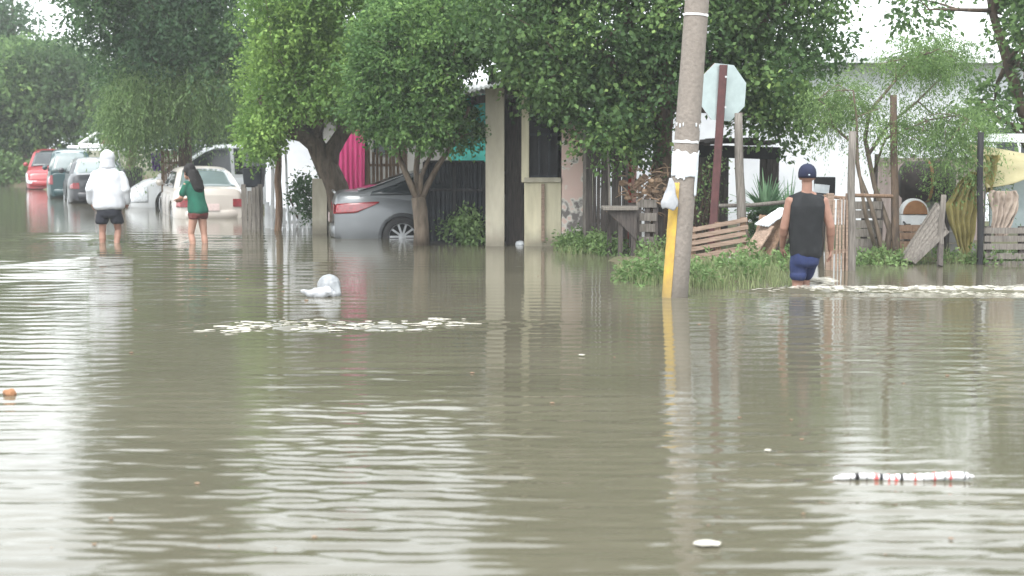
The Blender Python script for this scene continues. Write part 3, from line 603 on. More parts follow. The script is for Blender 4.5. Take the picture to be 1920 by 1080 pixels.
# brown picket railing right of curtain, metal gate to its left
def fence(name, label, x0, x1, ytop, ybase, m, nb, w=.09, jag=.06, rails=2, pm=None, seed=0, z0=-.3, yb2=None, gap=.0, cat='fence', lean=0, posts=2):
    rnd = random.Random(seed); a = G(x0, ybase); b = G(x1, yb2 or ybase); root = thing(name, label, cat, (a+b)/2)
    za = P(x0, ytop, a.y).z; d = b-a; L_ = d.length; u = d.normalized(); nrm = Vector((-u.y, u.x, 0)); mb = MB(); pitch = L_/nb
    for i in range(nb):
        c = a+d*((i+.5)/nb); h = za+rnd.uniform(-jag, jag); l = rnd.uniform(-.02, .02)+lean
        mb.beam(c+Vector((0, 0, z0)), c+Vector((l, 0, h))+nrm*rnd.uniform(-.01, .01), pitch*(1-gap)*rnd.uniform(.9, 1), .02, nrm)
    mb.build('boards', m, root)
    for k in range(rails):
        rb = MB(); z = za*(.25+.55*k/max(1, rails-1)); rb.beam(a+nrm*.03+Vector((0, 0, z)), b+nrm*.03+Vector((0, 0, z+rnd.uniform(-.03, .03))), .05, .035, nrm); rb.build('rail', pm or m, root)
    for k in range(posts):
        c = a+d*(k/(posts-1))+nrm*.075; MB().beam(c+Vector((0, 0, z0)), c+Vector((0, 0, za+.06)), .08, .08, nrm).build('post', pm or m, root)
    return root
fence('board_fence', 'tall dark weathered board fence right of the pink wall', 1098, 1172, 245, 470, M['wood_dark'], 11, jag=.09, seed=3, pm=M['wood_grey'])
fence('picket_fence', 'reddish brown picket fence behind the silver sedan roof', 690, 760, 280, 428, M['wood_brown'], 9, seed=4, gap=.3)
fence('wooden_fence', 'brown and white picket fence far left of the tree trunk by the minivan', 306, 345, 285, 392, M['wood_brown'], 9, seed=5, gap=.35)
def post(name, label, a, b, r0, r1, m, n=9, sq=False, wob=.12, seed=0, cat='post', z0=-.35):
    A = G(*a); Bp = P(b[0], b[1], A.y+(b[2] if len(b) > 2 else 0)); d = (Bp-A); A2 = A-d*(abs(z0)/max(.3, d.z)); root = MB()
    k = 7; pp = [A2+(Bp-A2)*(i/(k-1))+Vector((noise.noise(Vector((seed, i*.6, 1)))*r0*.5, 0, 0)) for i in range(k)]
    if sq: root.beam(A2, Bp, r0*2, r0*2, (0, 1, 0))
    else: root.tube(pp, [r0+(r1-r0)*i/(k-1) for i in range(k)], n, wob, seed)
    root.v = [Vector(v)-A for v in root.v]; o = root.build(name, m, None, smooth=not sq); o.location = A; tag(o, label, cat); return o
post('wooden_post', 'brown round post left of the white gate, near the black bin', (522, 432), (522, 278), .07, .06, M['wood_brown'], seed=1)
post('metal_post', 'thin white post beside the brown round post', (511, 430), (511, 285), .035, .035, M['white_paint'], wob=0)
post('metal_post', 'slim pale bent pipe standing left of the white wall', (541, 432), (533, 228), .025, .02, M['tin_white'], wob=0)
post('gate_pillar', 'square grey concrete pillar at the rear bumper of the silver sedan', (601, 437), (601, 335), .13, .13, M['beige_wall'], sq=True, cat='pillar')
post('red_post', 'red painted post between the dark board fence and the big tree', (1176, 462), (1176, 240), .06, .06, M['red_paint'], sq=True)
post('pink_post', 'pale pink post right of the red post', (1187, 458), (1187, 245), .05, .05, mat('pink_paint', (.62, .36, .31)), sq=True)
post('fence_post', 'thick weathered grey post between the man and the feathery tree', (1597, 507), (1597, 246), .05, .045, M['wood_grey'], seed=5)
post('fence_post', 'tall brown rough post right of the feathery tree stems', (1681, 492), (1674, 178), .055, .045, M['bark_dark'], seed=6)
post('fence_post', 'black thin post holding the yellow tarp on the right', (1838, 496), (1838, 248), .042, .04, M['black'], seed=7)
post('fence_post', 'short grey post at the end of the tilted grey ramp', (1762, 497), (1769, 365), .04, .035, M['wood_grey'], seed=8)
post('wooden_post', 'leaning weathered wooden post right of the stop sign', (1395, 488), (1383, 212), .068, .055, M['wood_grey'], seed=9)
post('metal_post', 'thin pale upright stake in front of the dark board fence', (1146, 476), (1139, 252), .018, .015, M['wood_grey'], wob=0)

# grey plank gate at the left of the tree, white gate
def plank_gate():
    root = fence('plank_screen', 'grey weathered planks below the black bin', 457, 488, 352, 432, M['wood_grey'], 4, seed=9, posts=2, rails=1, cat='fence'); return root
plank_gate()
def bin_():
    Y = G(470, 432).y+.15; a = P(453, 312, Y); b = P(492, 352, Y); w = b.x-a.x; cx = (a.x+b.x)/2
    root = thing('trash_bin', 'black box-shaped bin standing on the grey planks', 'bin', (cx, Y+.2, b.z))
    mb = MB(); mb.box((cx, Y+.2, (a.z+b.z)/2-.02), (w*.86, .34, a.z-b.z-.05), taper=1.13); mb.build('body', M['dark_metal'], root, bevel=.02)
    mb = MB(); mb.box((cx, Y+.2, a.z-.015), (w*1.04, .42, .04)); mb.build('lid', M['black'], root, bevel=.012)
bin_()
fence('white_gate', 'low white picket gate with narrow bars beside the brown round post', 500, 585, 385, 428, M['white_paint'], 9, seed=12, gap=.35, pm=M['white_paint'], cat='gate')

# dark gate closing the drive right of the forked tree
def dark_gate():
    A = G(797, 456); B = G(908, 457); root = thing('sheet_gate', 'dark blue-black metal sheet gate right of the forked tree', 'gate', (A+B)/2)
    d = B-A; mb = MB(); zt = P(800, 303, A.y).z; n = 18; rows = []
    zb = P(0, 352, A.y).z; zc = P(0, 345, A.y).z
    u = d.normalized()
    def strip(z0, z1, s0, s1, mm):
        rows = []
        for z in (z0, z1): rows.append([A+d*(s0+(s1-s0)*i/40)+Vector((0, .018*math.cos((s0+(s1-s0)*i/40)*90), z)) for i in range(41)])
        mm.grid(rows)
    strip(-.35, zb, 0, 1, mb); strip(zc, zt, 0, 1, mb)
    strip(zb, zc, 0, .12, mb); strip(zb, zc, .44, 1, mb); mb.build('sheet', M['dark_metal'], root, thick=.012)
    fr = MB(); n_ = Vector((0, -.04, 0))
    for z in (.02, zb-.03, zt): fr.beam(A+n_+Vector((0, 0, z)), B+n_+Vector((0, 0, z)), .03, .04)
    for s in (0, .5, 1): c = A+d*s+n_*1.4; fr.beam(c+Vector((0, 0, -.35)), c+Vector((0, 0, zt)), .05, .05)
    fr.build('gate_frame', M['black'], root)
dark_gate()

# white pipe frame over the street, purple cloth, dark bin behind the hooded person
def pipe_frame():
    Y = 46; root = thing('canopy_frame', 'white pipe frame of a canopy above the green van', 'canopy', (P(180, 300, Y).x, Y, 0))
    mb = MB(); q = lambda x, y, d=0: P(x, y, Y+d)
    for a, b in (((148, 271), (185, 247)), ((128, 276), (225, 276)), ((148, 271), (215, 274))): mb.tube([q(*a), q(*b)], .055, 8)
    mb.tube([q(185, 247), q(230, 262)], .05, 8)
    mb.tube([q(128, 276), q(128, 276, 3)], .05, 8); mb.tube([q(225, 276), q(225, 276, 3)], .05, 8); mb.tube([q(128, 276, 3), q(225, 276, 3)], .05, 8)
    for x in (147, 222): mb.tube([q(x, 276), Vector((q(x, 276).x, Y, -.35))], .045, 8)
    mb.build('frame', M['white_paint'], root, smooth=True)
    mb = MB(); mb.prism([q(188, 253), q(214, 262), q(214, 272), (q(188, 272))], (0, 0, 0), (0, .05, 0)); mb.build('gable_panel', M['wood_brown'], root)
pipe_frame()
def hang_cloth(name, label, x0, x1, y0, y1, Y, m, seed, cat='cloth', fold=.04, ragged=.12, sag=0, freq=26):
    a = P(x0, y0, Y); b = P(x1, y0, Y); z0 = P(x0, y1, Y).z; rows = []
    for j in range(24):
        t = j/23; row = []
        for i in range(41):
            s = i/40; end = 1-ragged*(.5+.5*noise.noise(Vector((s*4, seed, 0))))
            z = a.z+(z0-a.z)*t*end-sag*math.sin(math.pi*s)*(1-.3*t)
            row.append((a.x+(b.x-a.x)*(s+.04*noise.noise(Vector((t*3, s*2, seed)))), Y+fold*(math.sin(s*freq+seed+2*noise.noise(Vector((t*2, s, seed))))+1.2*noise.noise(Vector((s*5, t*4, seed*3)))), z))
        rows.append(row)
    c = Vector(((a.x+b.x)/2, Y, z0)); mb = MB().grid(rows); mb.v = [Vector(v)-c for v in mb.v]
    o = mb.build(name, m, None, smooth=True, thick=.006); o.location = c; tag(o, label, cat); return o
hang_cloth('purple_cloth', 'purple cloth hung by the fence beside the hooded person', 284, 301, 288, 322, 37, M['purple'], 3)
def drum(name, label, px, py, ytop, r, m, cat='bin'):
    g = G(px, py); z = P(px, ytop, g.y).z; root = thing(name, label, cat, g)
    MB().lathe([(.01, -.3), (r*.85, -.3), (r*.93, 0), (r, z*.9), (r*1.05, z*.92), (r*1.05, z)], (g.x, g.y, 0), 20).build('body', m, root, smooth=True)
    MB().lathe([(r*1.08, z-.02), (r*1.06, z+.04), (r*.4, z+.07), (.01, z+.07)], (g.x, g.y, 0), 20).build('lid', m, root, smooth=True); return root
drum('trash_bin', 'dark bin partly behind the hooded person, beside the white minivan', 252, 386, 318, .22, M['black'])

# ------------------------------------------------------------------ cars
def smoothlist(z, k=2):
    z = list(z)
    for _ in range(k): z = [z[0]]+[(z[i-1]+2*z[i]+z[i+1])/4 for i in range(1, len(z)-1)]+[z[-1]]
    return z
def car(name, label, cat, loc, heading, W, deck, green, belt, wb, pm, glass_rear=None, wheel_r=.33, sub=.27, tail=True, head=True, tail_side=None, plate=True, tailbox=(.16, .16, .62), spokes=10, zlow=.2, mirror=True, group=None):
    """x forward from the rear bumper, y to the left; deck: (x, z) line of boot, belt and bonnet; green: (x, z) line of the glasshouse"""
    root = thing(name, label, cat, (loc[0], loc[1], -sub), heading, group)
    Ln = deck[-1][0]; hw = W/2; N = 56
    xs = [Ln*(.5-.5*math.cos(math.pi*i/N)) for i in range(N+1)]
    dz = lambda x: float(np.interp(x, [p[0] for p in deck], [p[1] for p in deck]))
    def w_at(x):
        a = min(x/.55, 1); b = min((Ln-x)/.8, 1); return hw*(1-.17*(1-a)**2.2-.2*(1-b)**2.4)
    def zl(x): return zlow+.10*(1-min(x/.4, 1))**2+.05*(1-min((Ln-x)/.4, 1))**2
    prof = [(.0, 0), (.86, 0), (.95, .05), (.985, .16), (.995, .32), (1., .5), (.99, .66), (.965, .8), (.93, .9), (.87, .965), (.76, .995), (.4, 1.01), (0, 1.015)]
    def bw(x, z):
        lo, hi = zl(x), dz(x); t = (z-lo)/(hi-lo); return w_at(x)*float(np.interp(t, [p[1] for p in prof[1:]], [p[0] for p in prof[1:]]))
    secs = []
    for x in xs:
        lo, hi = zl(x), dz(x); h = [(w_at(x)*p, lo+(hi-lo)*t) for p, t in prof]
        ring = [(x, y, z) for y, z in h]+[(x, -y, z) for y, z in h[-2:0:-1]]
        secs.append(ring)
    mb = MB(); n = len(secs[0]); vs = [p for s in secs for p in s]
    fs = [(i*n+k, i*n+(k+1) % n, (i+1)*n+(k+1) % n, (i+1)*n+k) for i in range(len(secs)-1) for k in range(n)]
    fs += [tuple(range(n))[::-1], tuple(range((len(secs)-1)*n, len(secs)*n))]; mb.add(vs, fs)
    body = mb.build('body', pm, root, local=True, smooth=True)
    # wheel arches cut out of the body
    cut = MB(); R_ = wheel_r+.065
    for xw in wb:
        for s in (-1, 1):
            cut.lathe([(.001, hw*.72), (R_, hw*.72), (R_, hw*1.1), (.001, hw*1.1)] if s > 0 else [(.001, -hw*1.1), (R_, -hw*1.1), (R_, -hw*.72), (.001, -hw*.72)], (xw, 0, wheel_r), 32, 'y')
    co = cut.build('cutter', M['black'], None); co.matrix_world = root.matrix_world
    bm_ = body.modifiers.new('b', 'BOOLEAN'); bm_.object = co; bm_.solver = 'EXACT'; bm_.operation = 'DIFFERENCE'
    co.parent = root; bpy.context.view_layer.update()
    me = bpy.data.meshes.new_from_object(body.evaluated_get(bpy.context.evaluated_depsgraph_get()))
    body.modifiers.clear(); body.data = me; bpy.data.objects.remove(co)
    try: me.set_sharp_from_angle(angle=R(38))
    except Exception: pass
    for xw in wb:
        for s in (-1, 1):
            MB().lathe([(R_-.004, s*hw*.73), (R_-.004, s*hw*.95)], (xw, 0, wheel_r), 28, 'y').build('wheel_well', M['black'], root, local=True, smooth=True, thick=.004)
            y0 = s*(hw-.23); y1 = s*(hw-.015); r = wheel_r
            wo_ = MB().lathe([(r*.66, y0), (r*.93, y0), (r, y0+s*.03), (r, y1-s*.03), (r*.94, y1), (r*.68, y1-s*.004)], (xw, 0, r), 32, 'y').build('wheel', M['rubber'], root, local=True, smooth=True)
            rm = MB(); rm.lathe([(r*.68, y1-s*.004), (r*.64, y1-s*.02), (r*.62, y1-s*.1)], (xw, 0, r), 32, 'y')
            rm.lathe([(.001, y1-s*.02), (r*.16, y1-s*.022), (r*.18, y1-s*.07)], (xw, 0, r), 16, 'y')
            for k in range(spokes):
                a = 2*math.pi*k/spokes; rm.beam((xw+math.cos(a)*r*.12, y1-s*.035, r+math.sin(a)*r*.12), (xw+math.cos(a)*r*.65, y1-s*.028, r+math.sin(a)*r*.65), .034, .022, (0, 1, 0))
            rm.build('rim', M['rim'], wo_, local=True)
            MB().lathe([(.001, y1-s*.11), (r*.63, y1-s*.11)], (xw, 0, r), 24, 'y').build('brake_disc', M['black'], wo_, local=True)
    # glasshouse
    gx = np.linspace(green[0][0], green[-1][0], 48); gz = smoothlist(np.interp(gx, [p[0] for p in green], [p[1] for p in green]), 3)
    roof = max(gz); wbt, wtp = hw*.93, hw*.70
    sw = lambda z: wbt+(wtp-wbt)*max(0, (z-belt))/(roof-belt)
    secs = []
    for x, z in zip(gx, gz):
        z = max(z, belt+.0); w = min(sw(z), w_at(x)*.97); wl = min(wbt, w_at(x)*.95); dzr = min(.05, (z-belt)*.5)
        h = [(wl, belt-.12), (wl, belt), (sw(max(belt, z-dzr)) if wl > .9*wbt else min(sw(z), wl), max(belt, z-dzr)), (w-.04, z-.008), (w*.72, z+.02), (w*.35, z+.034), (0, z+.038)]
        secs.append([(x, y, zz) for y, zz in h]+[(x, -y, zz) for y, zz in h[-2::-1]])
    mb = MB(); n = len(secs[0]); vs = [p for s in secs for p in s]
    mb.add(vs, [(i*n+k, i*n+k+1, (i+1)*n+k+1, (i+1)*n+k) for i in range(len(secs)-1) for k in range(n-1)]+[tuple(range(n))[::-1], tuple(range((len(secs)-1)*n, len(secs)*n))])
    cab = mb.build('roof', pm, root, local=True, smooth=True)
    try: cab.data.set_sharp_from_angle(angle=R(30))
    except Exception: pass
    im = int(np.argmax(gz)); xr = lambda z: float(np.interp(z, gz[:im+1], gx[:im+1])); xf = lambda z: float(np.interp(-z, [-q for q in gz[im:]], gx[im:]))
    zt = roof-.085; zb = belt+.03; mid = (wb[0]+wb[1])/2-.05
    for s in (-1, 1):
        for k in (0, 1):
            rows = []
            for j in range(7):
                z = zb+(zt-zb)*j/6; a, b = (xr(z)+.17, mid-.045) if k == 0 else (mid+.045, xf(z)-.13)
                if b < a+.02: b = a+.02
                rows.append([(a+(b-a)*i/8, s*(sw(z)+.007), z) for i in range(9)])
            MB().grid(rows).build('side_window', M['glass'], root, local=True, smooth=True, thick=.006)
        if mirror:
            mb = MB(); x = xf(zb+.08)-.12; mb.lathe([(.001, -.07), (.05, -.06), (.085, 0), (.08, .05), (.001, .06)], (x, s*(hw*.99+.06), belt+.10), 12, 'x'); mb.beam((x, s*hw*.9, belt+.05), (x, s*(hw+.03), belt+.08), .03, .03); mb.build('mirror', pm, root, local=True, smooth=True)
    for nm, fx, sg in (('windshield', xf, 1), ('rear_window', xr, -1)):
        rows = []
        for j in range(7):
            z = zb-.02+(zt+.03-zb+.02)*j/6; x = fx(z); w = sw(z)-.10
            rows.append([(x+sg*.016-sg*.0*abs(u), w*u, z+.034*(1-u*u)+.010) for u in [i/5-1 for i in range(11)]])
        MB().grid(rows).build(nm, (glass_rear or M['glass']) if sg < 0 else M['glass'], root, local=True, smooth=True, thick=.006)
    # lamps: patches that follow the body
    def patch(nm, x0, x1, z0f, z1f, m, s, off=.010):
        rows = []
        for i in range(15):
            x = x0+(x1-x0)*i/14; z0, z1 = z0f(x), z1f(x); rows.append([(x, s*(bw(x, z0+(z1-z0)*j/6)+off), z0+(z1-z0)*j/6) for j in range(7)])
        return MB().grid(rows).build(nm, m, root, local=True, smooth=True, thick=.012)
    if tail:
        tw, th, tz = tailbox
        for s in (-1, 1):
            if tail_side: x1, f0, f1 = tail_side
            else: x1 = .16; f0 = lambda x: tz; f1 = lambda x: tz+th*(1-.4*x/.16)
            p_ = patch('tail_lamp', .0, x1, f0, f1, M['lamp_red'], s)
            z0, z1 = f0(0), f1(0); w0 = bw(0, z0); MB().grid([[(-.012, s*(w0+.012-tw*i/6), z0+(z1-z0)*j/4) for i in range(7)] for j in range(5)]).build('lamp_lens', M['lamp_red'], p_, local=True, thick=.014)
    if head:
        for s in (-1, 1):
            p_ = patch('headlamp', Ln-.42, Ln-.0, lambda x: dz(Ln)-.16, lambda x: dz(x)-.12, M['lamp_clear'], s)
            w0 = bw(Ln, dz(Ln)-.1); MB().grid([[(Ln+.012, s*(w0+.012-.3*i/6), dz(Ln)-.17+.11*j/4) for i in range(7)] for j in range(5)]).build('lamp_lens', M['lamp_clear'], p_, local=True, thick=.014)
        mb = MB(); mb.box((Ln+.0, 0, dz(Ln)-.12), (.03, hw*.9, .09)); mb.build('grille', M['black'], root, local=True, bevel=.01)
        for s in (-1, 1): MB().lathe([(.001, .02), (.05, .02), (.06, 0)], (Ln-.02, s*hw*.68, .36), 14, 'x').build('fog_lamp', M['black'], root, local=True)
    # bumpers
    for x, sg, nm in ((0, -1, 'rear_bumper'), (Ln, 1, 'front_bumper')):
        rows = []
        for z, o_ in ((.30, .0), (.33, .045), (.42, .06), (.50, .055), (.54, .0)):
            rows.append([((x+sg*o_*(1-.25*u*u))-sg*.12*abs(u)**5, (w_at(x)+.012)*u, z) for u in [i/8-1 for i in range(17)]])
        MB().grid(rows).build(nm, pm, root, local=True, smooth=True, thick=.01)
    if plate:
        MB().box((-.075, 0, .64 if tailbox[2] > .7 else .60), (.012, .32, .15)).build('number_plate', M['plate'], root, local=True)
    # door seams
    for xs_ in (mid, wb[0]+.42, wb[1]-.42):
        for s in (-1, 1):
            pp = [(xs_, s*(bw(xs_, z)+.002), z) for z in [zlow+.12+(belt-.06-zlow-.12)*i/5 for i in range(6)]]; MB().tube(pp, .005, 5).build('door_seam', M['black'], root, local=True)
    return root, bw
sed = [(0, .80), (.05, .98), (.2, 1.02), (.9, 1.04), (1.4, .97), (3.3, .95), (3.7, .93), (4.5, .80), (4.72, .68), (4.8, .52)]
# silver sedan parked nose-in towards the houses
rb = G(622, 442)
hd = R(9)
def f0(x): return float(np.interp(x, [0, .35, .75], [.72, .74, .91]))
def f1(x): return float(np.interp(x, [0, .2, .75], [.88, .90, .925]))
c_, bwf = car('sedan', 'silver sedan parked in the flooded driveway behind the forked tree', 'car', (-3.08, 23.9), hd, 1.82,
    [(0, .90), (.04, 1.04), (.15, 1.09), (.5, 1.10), (1.0, 1.06), (1.4, 1.0), (3.4, .97), (3.8, .95), (4.5, .82), (4.78, .7), (4.86, .55)],
    [(.42, 1.08), (.75, 1.17), (1.15, 1.33), (1.75, 1.45), (2.4, 1.47), (2.9, 1.42), (3.35, 1.22), (3.85, .98)], 1.0, (1.12, 3.92), M['p_silver'],
    tail_side=(.74, f0, f1), tailbox=(.40, .2, .78), sub=.31, wheel_r=.335, spokes=10)
mb = MB(); mb.tube([(.01, y, 1.075) for y in (-.6, 0, .6)], .018, 8); mb.build('trunk_trim', M['rim'], c_, local=True)
hs_ = R(90+27)
def put(px, py, hd, Wd, side=0):                     # rear-bumper centre on the water at a pixel
    g = G(px, py); return (g.x, g.y)
car('sedan', 'pale beige sedan parked in the water behind the girl', 'car', put(397, 409, 0, 0), R(90+19), 1.56,
    [(0, .84), (.05, .98), (.3, 1.02), (.95, 1.02), (1.4, .95), (3.2, .93), (4.2, .80), (4.4, .55)],
    [(.62, 1.0), (1.25, 1.36), (1.7, 1.42), (2.5, 1.42), (3.3, .95)], .97, (.95, 3.5), M['p_beige'], glass_rear=M['glass_pale'], tailbox=(.20, .17, .60), sub=.36, spokes=7)
car('minivan', 'white minivan facing left behind the pale beige sedan', 'van', (P(452, 384, 36).x+1.75, 37.6), R(180+20), 1.9,
    [(0, .95), (.06, 1.08), (1, 1.1), (3.4, 1.08), (3.9, 1.06), (4.6, .90), (4.85, .74), (4.95, .55)],
    [(.04, 1.1), (.25, 1.6), (.6, 1.78), (1.6, 1.85), (2.7, 1.82), (3.1, 1.72), (4.1, 1.06)], 1.06, (.9, 3.95), M['p_white'], sub=.26, wheel_r=.35, spokes=7)
car('sedan', 'charcoal sedan seen from behind, left of the hooded person', 'car', put(188, 381, 0, 0), R(90+20), 1.66,
    [(0, .86), (.05, 1.0), (.3, 1.04), (.95, 1.04), (1.4, .97), (3.2, .95), (4.2, .82), (4.4, .55)],
    [(.55, 1.0), (1.2, 1.36), (1.7, 1.43), (2.5, 1.43), (3.3, .95)], .98, (.95, 3.5), M['p_dark'], glass_rear=M['glass_pale'], sub=.22, spokes=7)
car('suv', 'dark green van-like SUV seen from behind, between the red car and charcoal sedan', 'van', put(134, 371, 0, 0), R(90+18), 1.42,
    [(0, .98), (.05, 1.04), (1, 1.06), (3.3, 1.04), (4.1, .92), (4.4, .6)],
    [(.02, 1.04), (.22, 1.55), (.45, 1.66), (1.6, 1.70), (2.5, 1.66), (3.3, 1.02)], 1.03, (.9, 3.4), M['p_green'], glass_rear=M['glass_pale'], sub=.25, tailbox=(.08, .28, .66), spokes=7)
g = G(73, 355)
car('suv', 'small red SUV facing the camera at the far left end of the row', 'car', (g.x-.75, g.y+4.0), R(-90+14), 1.5,
    [(0, .95), (.05, 1.04), (1, 1.04), (2.9, 1.02), (3.6, .95), (3.9, .82), (4.0, .6)],
    [(.05, 1.04), (.3, 1.5), (.6, 1.62), (1.6, 1.66), (2.2, 1.60), (2.95, 1.02)], 1.02, (.75, 3.2), M['p_red'], sub=.22, spokes=7)

# ------------------------------------------------------------------ people
def cap_(mb, p0, r0, p1, r1, n=14, sx=1.0, sy=1.0):
    p0 = Vector(p0); p1 = Vector(p1); d = (p1-p0); Ld = max(d.length, 1e-5); d = d/Ld; x = d.orthogonal().normalized(); y = d.cross(x); rings = []
    for i in range(5): a = math.pi/2*(1-i/5); rings.append((-math.sin(a)*r0*.999, math.cos(a)*r0))
    for i in range(5): a = math.pi/2*(i/4); rings.append((Ld+math.sin(a)*r1*.999, math.cos(a)*r1))
    vs = []; fs = []
    for h, r in rings:
        for k in range(n):
            a = 2*math.pi*k/n; q = d*h+x*(math.cos(a)*r)+y*(math.sin(a)*r); vs.append(p0+Vector((q.x*sx, q.y*sy, q.z)))
    for i in range(len(rings)-1):
        for k in range(n): fs.append((i*n+k, i*n+(k+1) % n, (i+1)*n+(k+1) % n, (i+1)*n+k))
    fs += [tuple(range(n))[::-1], tuple(range((len(rings)-1)*n, len(rings)*n))]
    mb.add(vs, fs)
def ell(mb, c, r, n=16):
    vs = []; fs = []; m = 10
    for i in range(m+1):
        a = math.pi*(i+.02)/(m+.04)
        for k in range(n): b = 2*math.pi*k/n; vs.append((c[0]+r[0]*math.sin(a)*math.cos(b), c[1]+r[1]*math.sin(a)*math.sin(b), c[2]-r[2]*math.cos(a)))
    for i in range(m):
        for k in range(n): fs.append((i*n+k, i*n+(k+1) % n, (i+1)*n+(k+1) % n, (i+1)*n+k))
    fs += [tuple(range(n))[::-1], tuple(range(m*n, (m+1)*n))]; mb.add(vs, fs)
def tor(mb, secs, n=28, k=2.5, e=.035):
    """closed loft through elliptical sections (z, cx, cy, rx, ry), bottom to top, with rounded ends"""
    zs = [q[0] for q in secs]; m = 26; rings = []
    for i in range(m+1):
        z = zs[0]+(zs[-1]-zs[0])*i/m; v = [float(np.interp(z, zs, [q[j] for q in secs])) for j in (1, 2, 3, 4)]
        f = min(1, .8+.2*min(z-zs[0], zs[-1]-z)/e)
        rings.append([(v[0]+v[2]*f*math.copysign(abs(math.cos(a))**(2/k), math.cos(a)), v[1]+v[3]*f*math.copysign(abs(math.sin(a))**(2/k), math.sin(a)), z) for a in [2*math.pi*j/n for j in range(n)]])
    mb.add([p for r in rings for p in r], [(i*n+j, i*n+(j+1) % n, (i+1)*n+(j+1) % n, (i+1)*n+j) for i in range(m) for j in range(n)]+[tuple(range(n))[::-1], tuple(range(m*n, (m+1)*n))])
def blob(name, mb, m, root, vox=.008, sm=6, wr=0, wscale=9, seed=0, fold=None, clip=None):
    o = mb.build(name, m, root, local=True); r = o.modifiers.new('r', 'REMESH'); r.mode = 'VOXEL'; r.voxel_size = vox
    s = o.modifiers.new('s', 'SMOOTH'); s.iterations = sm; s.factor = .5
    bpy.context.view_layer.update(); me = bpy.data.meshes.new_from_object(o.evaluated_get(bpy.context.evaluated_depsgraph_get())); o.modifiers.clear(); o.data = me
    if wr:
        for v in me.vertices:
            q = v.co; k = noise.noise(Vector((q.x*wscale, q.y*wscale, q.z*wscale*.55+seed)))+.5*noise.noise(Vector((q.x*wscale*2.3, q.y*wscale*2, q.z*wscale*1.6+seed)))
            v.co = q+v.normal*wr*k
    me.polygons.foreach_set('use_smooth', [True]*len(me.polygons)); return o
def hand(mb, w, d, side, curl=.5, palm=(0, -1, 0)):
    """w wrist, d direction of the hand; four fingers of unequal length and a thumb from the side of the palm"""
    w = Vector(w); d = Vector(d).normalized(); pn = Vector(palm); ax = d.cross(pn).normalized(); pn = ax.cross(d).normalized()
    k = w+d*.085
    for o_ in (-.026, -.009, .009, .026): cap_(mb, w+ax*o_*.6, .017, k+ax*o_, .014, 8)
    for i, o_ in enumerate((-.030, -.010, .010, .030)):
        ln = (.062, .075, .080, .070)[i]; p = k+ax*o_; dd = d
        for s_ in range(3):
            dd = (dd+pn*curl*.55).normalized(); q = p+dd*ln*(.45, .32, .25)[s_]; cap_(mb, p, .0098-.0012*s_, q, .009-.0012*s_, 8); p = q
    t = w+d*.03+ax*side*.03; q = t+(d*.6+ax*side*.7+pn*.3).normalized()*.045; cap_(mb, t, .013, q, .011, 8); cap_(mb, q, .011, q+(d+pn*.5).normalized()*.032, .009, 8)
def head(mb, c, f=(0, 1, 0), s=1.0):
    """skull, jaw, nose, lips and ears; f = facing direction in the horizontal plane"""
    c = Vector(c); f = Vector(f).normalized(); r = Vector((f.y, -f.x, 0))
    t = MB(); ell(t, (0, -.01, .02), (.076*s, .094*s, .105*s)); ell(t, (0, .025, -.055), (.056*s, .062*s, .062*s)); ell(t, (0, .045, -.095), (.03, .03, .022))
    cap_(t, (0, .088, .01), .009, (0, .108, -.028), .014, 8); cap_(t, (-.02, .083, -.058), .008, (.02, .083, -.058), .008, 8)
    for s_ in (-1, 1): ell(t, (s_*.079, -.008, -.01), (.012, .022, .033)); ell(t, (s_*.03, .078, .012), (.014, .012, .01)); ell(t, (s_*.03, .083, .03), (.02, .012, .008))
    mb.add([c+r*v[0]+f*v[1]+Vector((0, 0, v[2])) for v in t.v], t.f)

# ---- the wading man: dark sleeveless shirt, navy shorts and cap, back to the camera
def leg_(mb, h, k, a, rh, rk, rc, ra, foot=(0, .15, -.05)):
    h, k, a = Vector(h), Vector(k), Vector(a); cap_(mb, h, rh, k, rk); cap_(mb, k, rk*.97, k+(a-k)*.32, rc); cap_(mb, k+(a-k)*.28, rc, a, ra)
    f = Vector(foot); cap_(mb, a, ra, a+Vector((0, -.02, -.035)), ra*1.02); cap_(mb, a+Vector((0, -.02, -.035)), ra*.98, a+f, ra*.72)
def arm_(mb, s, e, w, rs, re, rw, side, curl=.5, palm=None, hd=None):
    s, e, w = Vector(s), Vector(e), Vector(w); cap_(mb, s, rs, e, re); cap_(mb, e, re, e+(w-e)*.3, re*1.04); cap_(mb, e+(w-e)*.25, re*1.03, w, rw)
    hand(mb, w, hd or (w-e), -side, curl, palm or (-side, .2, 0))
